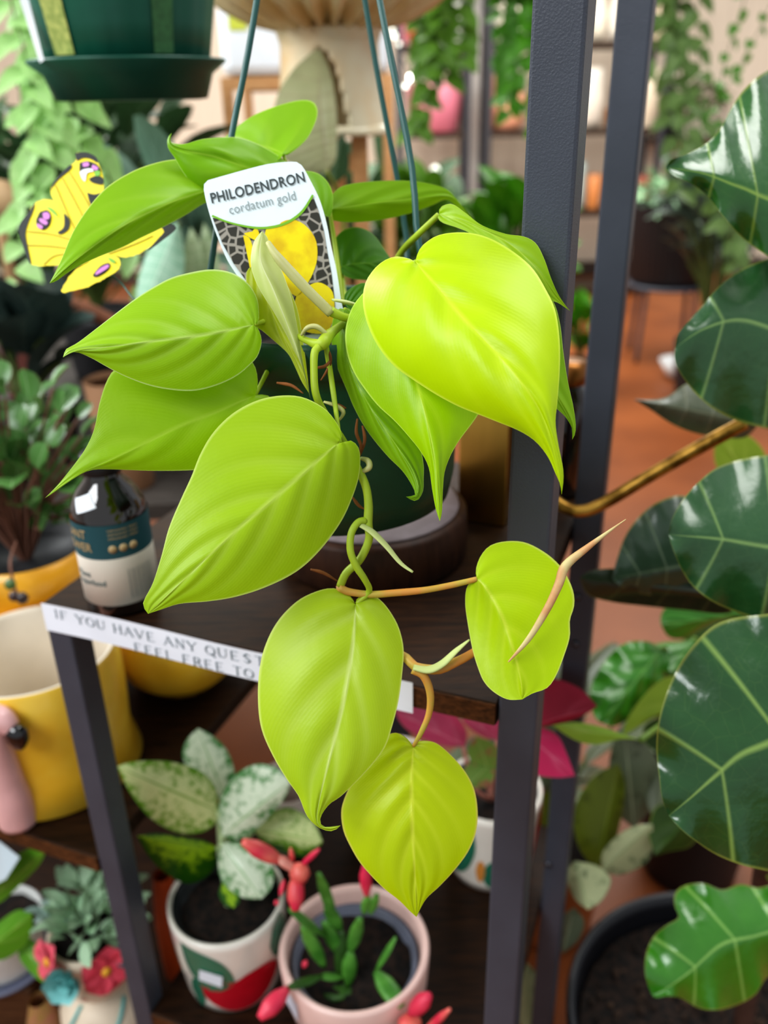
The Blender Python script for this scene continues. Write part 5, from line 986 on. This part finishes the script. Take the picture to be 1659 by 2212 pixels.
# mushroom
MY = 1.55; mc = PY(712, 62, MY); ms = thing('mushroom_stool', 'glossy cream ceramic mushroom with ribbed gills and flared stem on wooden legs', 'stool', (mc.x, MY, 0))
m, nt, b = newmat('mushroom_glaze'); L_ = nt.links.new; tc = N(nt, 'ShaderNodeTexCoord'); nz = N(nt, 'ShaderNodeTexNoise', Scale=7.0, Detail=3.0); L_(tc.outputs['Object'], nz.inputs['Vector'])
mr = N(nt, 'ShaderNodeMapRange'); mr.inputs['From Min'].default_value = .45; mr.inputs['From Max'].default_value = .68; L_(nz.outputs['Fac'], mr.inputs[0]); L_(mixc(nt, mr.outputs[0], hexc('#f2e8c8'), hexc('#e8b878')), b.inputs['Base Color']); b.inputs['Roughness'].default_value = .3; b.inputs['Coat Weight'].default_value = .5
k_ = MY/CT/F*1.0
def mz(py): return PY(712, py, MY).z
sc_ = (MY*CT)/F; s0 = mz(285); s1 = mz(62)
sclr = lambda px: px/F*(PY(712, 150, MY).y*CT)
# flared stem, open at the front in an arch
n = 96; rows = 26; vs = []; fs = []
def srad(t): return sclr(120-16*math.sin(t*1.6)) if t < .85 else sclr(104+(t-.85)*60)
for i in range(rows+1):
    t = i/rows
    for j in range(n):
        a = 6.283*j/n; r_ = srad(t)*(1+.02*math.sin(3*a)); vs.append(Vector((mc.x+r_*math.sin(a), MY-r_*math.cos(a)*.8, s0+(s1-s0)*t)))
for i in range(rows):
    for j in range(n):
        a = 6.283*(j+.5)/n; a = a-6.283 if a > math.pi else a; t = (i+.5)/rows
        if abs(a+.18) < .50*math.sqrt(max(0, 1-(t/.80)**1.6)): continue
        fs.append((i*n+j, i*n+(j+1) % n, (i+1)*n+(j+1) % n, (i+1)*n+j))
so = mesh('stem', vs, fs, m, ms); md = so.modifiers.new('s', 'SOLIDIFY'); md.thickness = .014
lathe('foot_ring', [(sclr(122), -.006), (sclr(124), 0), (sclr(120), .010), (sclr(106), .008), (sclr(106), -.006)], (mc.x, MY, s0), m, ms, sy=.8)
zc = mz(55); vs = []; fs = []; n = 132
prof = [(.03, .0), (.08, .004), (.13, .018), (.17, .040), (.205, .075), (.215, .095), (.205, .120), (.16, .155), (.08, .175), (.002, .18)]
for r_, z_ in prof:
    for j in range(n):
        a = 6.283*j/n; under = r_ > .05 and z_ < .09; q = 1+(.018*math.cos(22*a) if under else 0); dz = (.013*math.cos(22*a) if under else 0)
        vs.append(Vector((mc.x+r_*q*math.sin(a), MY-r_*q*math.cos(a), zc+z_*.85+dz)))
for i in range(len(prof)-1):
    for j in range(n): fs.append((i*n+j, i*n+(j+1) % n, (i+1)*n+(j+1) % n, (i+1)*n+j))
fs.append(tuple(reversed(range(n))))
gm = mat('#fbeec4', .45, coat=.3, var=.1, vscale=14, col2='#f0d8a0'); mesh('cap', vs, fs, gm, ms)
lx = PY(778, 330, MY).x
for x, y in ((lx, MY-.03), (mc.x-(lx-mc.x), MY-.03), (mc.x, MY+.08)): abox('leg', x, y, TZ, s0-.004, .026, .026, OAK, ms)
zr_ = PY(700, 352, MY-.03).z; abox('rail', mc.x, MY-.03, zr_-.013, zr_+.013, (lx-mc.x)*2, .02, OAK, ms)
# grey green calathea before the mushroom
tc_ = thing('tall_calathea', 'tall plant with one big grey green leaf in front of the mushroom stem', 'plant', (-.13, 1.36, TZ)); pot(tc_, -.13, 1.40, TZ, .12, .06, .048, mat('#303236', .5))
TCM = leafmat('#b4b48c', '#949a70', '#9a8a70', '#8a9468', rough=.45, transl=.2, kind='fig', folds=8, name='tall_leaf')
leafpx(tc_, TCM, (705, 372), (689, 104), [(725, 345), (728, 290), (726, 230), (718, 175), (704, 130)], [(660, 372), (600, 330), (588, 270), (600, 205), (632, 152), (668, 118)], 1.22, 1.26, .02, .02, bow=-.02, mid=[(700, 300), (690, 220), (690, 150)], nu=40, power=1.05)
leafpx(tc_, DKG, (720, 400), (740, 285), [(712, 370), (722, 320)], [(752, 370), (752, 320)], 1.30, 1.28, nu=16)
leafpx(tc_, TEALG, (690, 440), (640, 370), [(650, 430), (635, 400)], [(690, 400), (665, 370)], 1.25, 1.25, nu=16)
for a in ((705, 372, 1.22), (720, 400, 1.30), (690, 440, 1.25)): tube('leaf_stalk', [P(*a), P(740, 460, 1.33), P(735, 700, 1.42), Vector((-.13, 1.40, TZ+.11))], .0035, mat('#7f8f35', .6), tc_, n=7)

# ================================================================ right-rear bench with plants, and the wall shelving
bn = thing('plant_bench', 'low dark plant bench behind the hanging philodendron', 'bench', (.12, 3.2, 0)); BZ = .62
abox('bench_top', .16, 3.2, BZ-.03, BZ, .82, .7, wood('#5a4a3c', '#3d3028', .6), bn)
for x in (-.2, .52):
    for y in (2.9, 3.5): abox('leg', x, y, 0, BZ-.03, .05, .05, STEEL, bn)
YG = LMt('#5f8a22', '#42701a', '#8aa850'); BG = LMt('#4f9018', '#3a7a10', '#7ab040')
potted('bright_bench_plant', 'bright green leafy plant on the bench beside the black post', .46, 3.0, BZ, .10, .16, '#3c3c3e', .36, .13, .22, 70, .15, .09, BG)
potted('mid_bench_plant', 'mid green plant in a dark pot on the bench behind the green hanger wires', .16, 3.3, BZ, .10, .16, '#50483e', .36, .12, .20, 60, .15, .08, YG)
potted('dark_bench_plant', 'dark green plant at the left of the bench behind the tag', -.15, 3.1, BZ, .09, .15, '#303234', .45, .09, .24, 60, .14, .06, DKG)
# wall shelving
WY = 7.3
wsu = thing('display_shelving', 'dark metal display shelving with wooden boards full of pots at the back of the shop', 'shelf', (1.2, WY, 0))
def wx(px, Y=WY): return PY(px, 190, Y).x
SB = wood('#4a3b30', '#33271f', .6)
ups = [wx(862), wx(1006), wx(1050), wx(1420)]
for x in ups:
    for y in (WY-.2, WY+.2): abox('upright', x, y, 0, 2.9, .045, .045, mat('#3a3a3e', .5), wsu)
zs = [zat(288, WY), zat(102, WY)]; sp_z = zs[1]-zs[0]; zs = [zs[0]-2*sp_z, zs[0]-sp_z]+zs+[zs[1]+sp_z]
zs = [z for z in zs if z > .05]
for z in zs:
    abox('shelf_board', (ups[0]+ups[1])/2, WY, z-.04, z, ups[1]-ups[0]-.05, .42, SB, wsu); abox('shelf_board', (ups[2]+ups[3])/2, WY, z-.04, z, ups[3]-ups[2]-.05, .42, SB, wsu)
def vase(name, label, px, shelf, r, h, col, kind=0, Y=WY-.05, cat='pot', group=None, rough=.4):
    x = wx(px, Y); z = zs[shelf]+.003; t = thing(name, label, cat, (x, Y, z), group)
    pr_ = {0: [(r*.8, 0), (r*.85, .01), (r, h-.01), (r-.01, h), (r-.03, h-.01), (r*.6, h*.4)], 1: [(r*.5, 0), (r*.9, h*.2), (r, h*.5), (r*.6, h*.85), (r*.5, h), (r*.4, h)], 2: [(r*.7, 0), (r*.95, h*.15), (r, h*.5), (r*.9, h*.85), (r*.8, h), (r*.7, h*.9)]}[kind]
    lathe('body', pr_, (x, Y, z), mat(col, rough, var=.08, vscale=8), t, n=32); return t
nz_ = len(zs); i288 = nz_-3; i102 = nz_-2
vase('peach_planter', 'large peach planter on the back shelving just left of the black post', 1095, i288, .145, .38, '#e8a888', 2)
pkp = vase('pink_pot', 'pink tapered pot on the back shelving behind the green hanger wires', 938, i288, .22, .34, '#d07a8a', 0)
for px, lab, kk, rr, hh, col in ((892, 'coral red vase on the upper shelf at the back', 1, .042, .30, '#d8604a'), (917, 'orange vase on the upper shelf at the back beside the coral one', 1, .042, .26, '#e89058'), (872, 'rose pink small vase on the upper back shelf', 2, .028, .18, '#d87a8a'), (960, 'pale blush pot on the upper back shelf behind the hanging ivy', 2, .055, .20, '#e4c4b4'), (985, 'white ribbed pot on the upper back shelf near the upright', 2, .035, .28, '#dcd8d0')):
    vase('vase', lab, px, i102, rr, hh, col, kk, cat='vase')
for px, lab, kk, rr, hh, col in ((1078, 'ivory pot on the upper back shelf left of the black post', 2, .065, .36, '#e6dcc8'), (1115, 'cream tall pot on the upper back shelf beside the ivory pot', 2, .06, .34, '#eadfca'), (1282, 'cream vase on the upper back shelf between the two posts', 1, .065, .34, '#e8dcc6'), (1318, 'ivory bottle vase on the upper back shelf between the posts', 1, .055, .40, '#efe6d6'), (1400, 'beige pot on the upper back shelf right of the posts', 0, .10, .30, '#dcc4a8')):
    vase('vase', lab, px, i102, rr, hh, col, kk, cat='vase')
for px, lab, kk, rr, hh, col in ((1270, 'large ivory round planter on the lower back shelf between the posts', 2, .13, .42, '#e6dccc'), (1330, 'brown small pot on the lower back shelf between the posts', 0, .07, .14, '#8a5a34'), (1395, 'cream canister on the lower back shelf right of the posts', 0, .13, .40, '#e0ceb4')):
    vase('vase', lab, px, i288, rr, hh, col, kk, cat='vase')
for px, lab, kk, rr, hh, col in ((1260, 'pale teal patterned vase on the third back shelf', 2, .075, .36, '#b4c4be'), (1300, 'orange cone vase on the third back shelf', 0, .06, .26, '#cc8248'), (1395, 'rust pot on the third back shelf', 0, .13, .24, '#9a5a44'), (1090, 'grey pot on the third back shelf', 0, .13, .26, '#a8a29c'), (930, 'white bowl on the third back shelf', 2, .08, .22, '#cfc8c0'), (885, 'blush vase on the third back shelf', 1, .065, .30, '#c89888'), (975, 'red cup on the third back shelf', 0, .08, .14, '#b84a50')):
    vase('vase', lab, px, i288-1, rr, hh, col, kk, cat='vase')
struct(box('trim_1', (wx(1012, 7.9), 7.9, 0), (wx(1046, 7.9)-wx(1012, 7.9), 0, 0), (0, .08, 0), (0, 0, 3.2), mat('#f2eee6', .6)))
# ivies
def ivy(name, label, px, py0, Y, strands, m, leaf, wd, potcol, dens=70):
    q = PY(px, py0, Y); t = thing(name, label, 'plant', q); vs, fs, uv, sv, sf, su_ = [], [], [], [], [], []
    for dx, ln in strands: strand(vs, fs, uv, sv, sf, su_, q+Vector((dx, random.uniform(-.05, .05), random.uniform(-.02, .02))), ln, None, leaf, int(ln*dens/1.0)+4, wd, .05)
    mesh('foliage', vs, fs, m, t, uvs=uv); mesh('stems', sv, sf, STM, t)
    pot(t, q.x, Y, q.z-.06, .16, .13, .10, mat(potcol, .5)); tube('hanger', [Vector((q.x, Y, q.z+.08)), Vector((q.x, Y, 3.3))], .003, WIRE, t, n=6); return t
ivy('hanging_ivy', 'green trailing ivy hanging just left of the black post', 1132, -60, 3.2, ((-.07, .30), (-.02, .42), (.02, .50), (.06, .52), (.04, .40)), BG, .070, .052, '#c8a888', 34)
ivy('small_hanging_plant', 'olive green bushy plant hanging above the pink pot', 950, -120, 3.2, ((-.07, .32), (-.03, .36), (.02, .55), (.05, .36), (.0, .34), (-.02, .3)), YG, .075, .06, '#7a6a5a', 44)
ivy('tall_trailing_plant', 'long trailing variegated plant hanging before the cream wall at right', 1500, -90, 3.0, ((-.14, .28), (-.05, .66), (-.02, .86), (.02, .92), (-.10, .26)), LMt('#6f8f4a', '#4f7038', '#a0b070'), .075, .05, '#8a8a88', 24)
ivy('thin_trailing_plant', 'thin sparse trailing vine at the top right corner', 1700, -90, 3.1, ((-.10, .60), (-.02, .5)), LMt('#5f9a3a', '#4a8028', '#8ab060'), .04, .035, '#b0aca4', 18)
# small black pot and grey-green plants at right, ribbed planter
Yp = 5.2
rp_ = thing('ribbed_black_planter', 'large black ribbed planter on a metal stand with pale succulents', 'planter', (PY(1442, 600, Yp).x, Yp, 0)); rx_ = PY(1442, 600, Yp).x; zt_ = zat(452, Yp); zb_ = zat(622, Yp)
lathe('planter_body', [(.20, 0), (.215, .02), (.245, zt_-zb_-.02), (.25, zt_-zb_), (.235, zt_-zb_), (.22, zt_-zb_-.05)], (rx_, Yp, zb_), mat('#232428', .45), rp_, n=120, wav=.02, nw=40)
for a in (.6, 2.2, 3.8, 5.4): tube('stand_leg', [Vector((rx_+.19*math.cos(a), Yp+.19*math.sin(a), zb_+.01)), Vector((rx_+.22*math.cos(a), Yp+.22*math.sin(a), 0))], .012, STEEL, rp_, n=8)
lathe('stand_ring', [(.20, -.02), (.235, -.02), (.235, 0), (.20, 0)], (rx_, Yp, zb_), STEEL, rp_)
soilmesh(rp_, rx_, Yp, zt_-.045, .215)
bush(rp_, (rx_-.04, Yp-.03, zt_+.05), .25, .09, 120, .10, .045, LMt('#8fb488', '#6a9470', '#b0ccA0'), 'oval', .5, origin=(rx_, Yp, zt_-.03))
bush(rp_, (rx_+.22, Yp-.25, zt_-.12), .14, .18, 26, .18, .07, LMt('#4e5a52', '#38443e', '#6a7268'), 'oval', .9, origin=(rx_+.15, Yp-.1, zt_), name='drooping_foliage', updir=-.6)
wq_ = thing('small_shelf', 'small dark wooden shelf fixed to the cream wall at upper right', 'shelf', (PY(1480, 330, 6.9).x, 7.8, zat(305, 7.6))); 
abox('board', PY(1500, 330, 7.8).x, 7.86, zat(312, 7.8)-.03, zat(312, 7.8), .75, .27, SB, wq_)
t_ = thing('black_cube_pot', 'small black square pot with a mossy plant on the wall shelf', 'plant', (PY(1437, 240, 7.8).x, 7.86, zat(312, 7.8))); xx = PY(1452, 260, 7.8).x
pot(t_, xx, 7.86, zat(312, 7.8), .24, .11, .10, mat('#18181a', .5)); bush(t_, (xx+.12, 7.8, zat(222, 7.8)), .30, .08, 60, .12, .06, LMt('#5f7436', '#4a5e2c'), 'oval', .6, origin=(xx, 7.86, zat(250, 7.8)), ry=.08)
potted('grey_floor_plant', 'grey green potted plant on the floor below the fig leaf at right', PY(1560, 500, 4.4).x, 4.4, 0, .16, .30, '#2a2a2c', .92, .24, .3, 60, .26, .12, LMt('#56685a', '#3c4c40', '#7a8878'), droop=.9)
potted('small_bright_plant', 'small bright green plant on the floor between the two posts', PY(1262, 640, 4.6).x, 4.6, 0, .10, .16, '#6a4a38', .32, .10, .12, 30, .14, .09, BG)
t_ = thing('white_bowl', 'white ceramic bowl on the floor near the black planter', 'bowl', (PY(1462, 640, 4.9).x, 4.9, 0)); xx = PY(1462, 640, 4.9).x; zz_ = 0
lathe('bowl_body', [(.05, 0), (.07, .01), (.12, .10), (.115, .10), (.06, .02)], (xx+.02, 4.75, 0), mat('#dcdcdc', .4), t_)
# string lights
sl = thing('string_lights', 'string of small warm white bulbs hanging at the back of the shop', 'lights', PY(860, 20, 4.0))
pts = [PY(848, -30, 4.0), PY(858, 40, 4.0), PY(852, 75, 4.0), PY(862, 110, 4.0), PY(888, 170, 4.0), PY(872, 190, 4.0)]
tube('cable', pts, .003, mat('#404040', .6), sl, n=6)
for px, py, e, r_ in ((846, 62, 3, .010), (852, 78, 3, .010), (889, 168, 16, .015), (876, 186, 4, .009), (859, 34, 1.5, .010), (940, 368, 1.2, .020), (862, 95, 2, .008)):
    c = PY(px, py, 4.0); lathe('bulb', [(.0005, -r_), (r_*.7, -r_*.7), (r_, 0), (r_*.7, r_*.7), (.0005, r_)], c, mat('#f4f8ea', .3, emit=e), sl, n=12)
# background at left: pale back panel and more greenery far behind
potted('tall_background_plant', 'tall dark leafy plant standing on the floor behind the plant table', -1.25, 3.2, 0, .20, .35, '#3a3a3a', 1.05, .40, .40, 90, .26, .12, DKG)
potted('second_background_plant', 'broad green leafy plant on the floor far behind the plant table at left', -1.95, 3.9, 0, .18, .32, '#5a4c40', 1.12, .28, .32, 80, .22, .11, MDG)
potted('third_background_plant', 'deep green plant on the floor behind the mushroom legs', .05, 4.2, 0, .18, .32, '#3c3c3c', .85, .28, .30, 90, .22, .10, DKG)
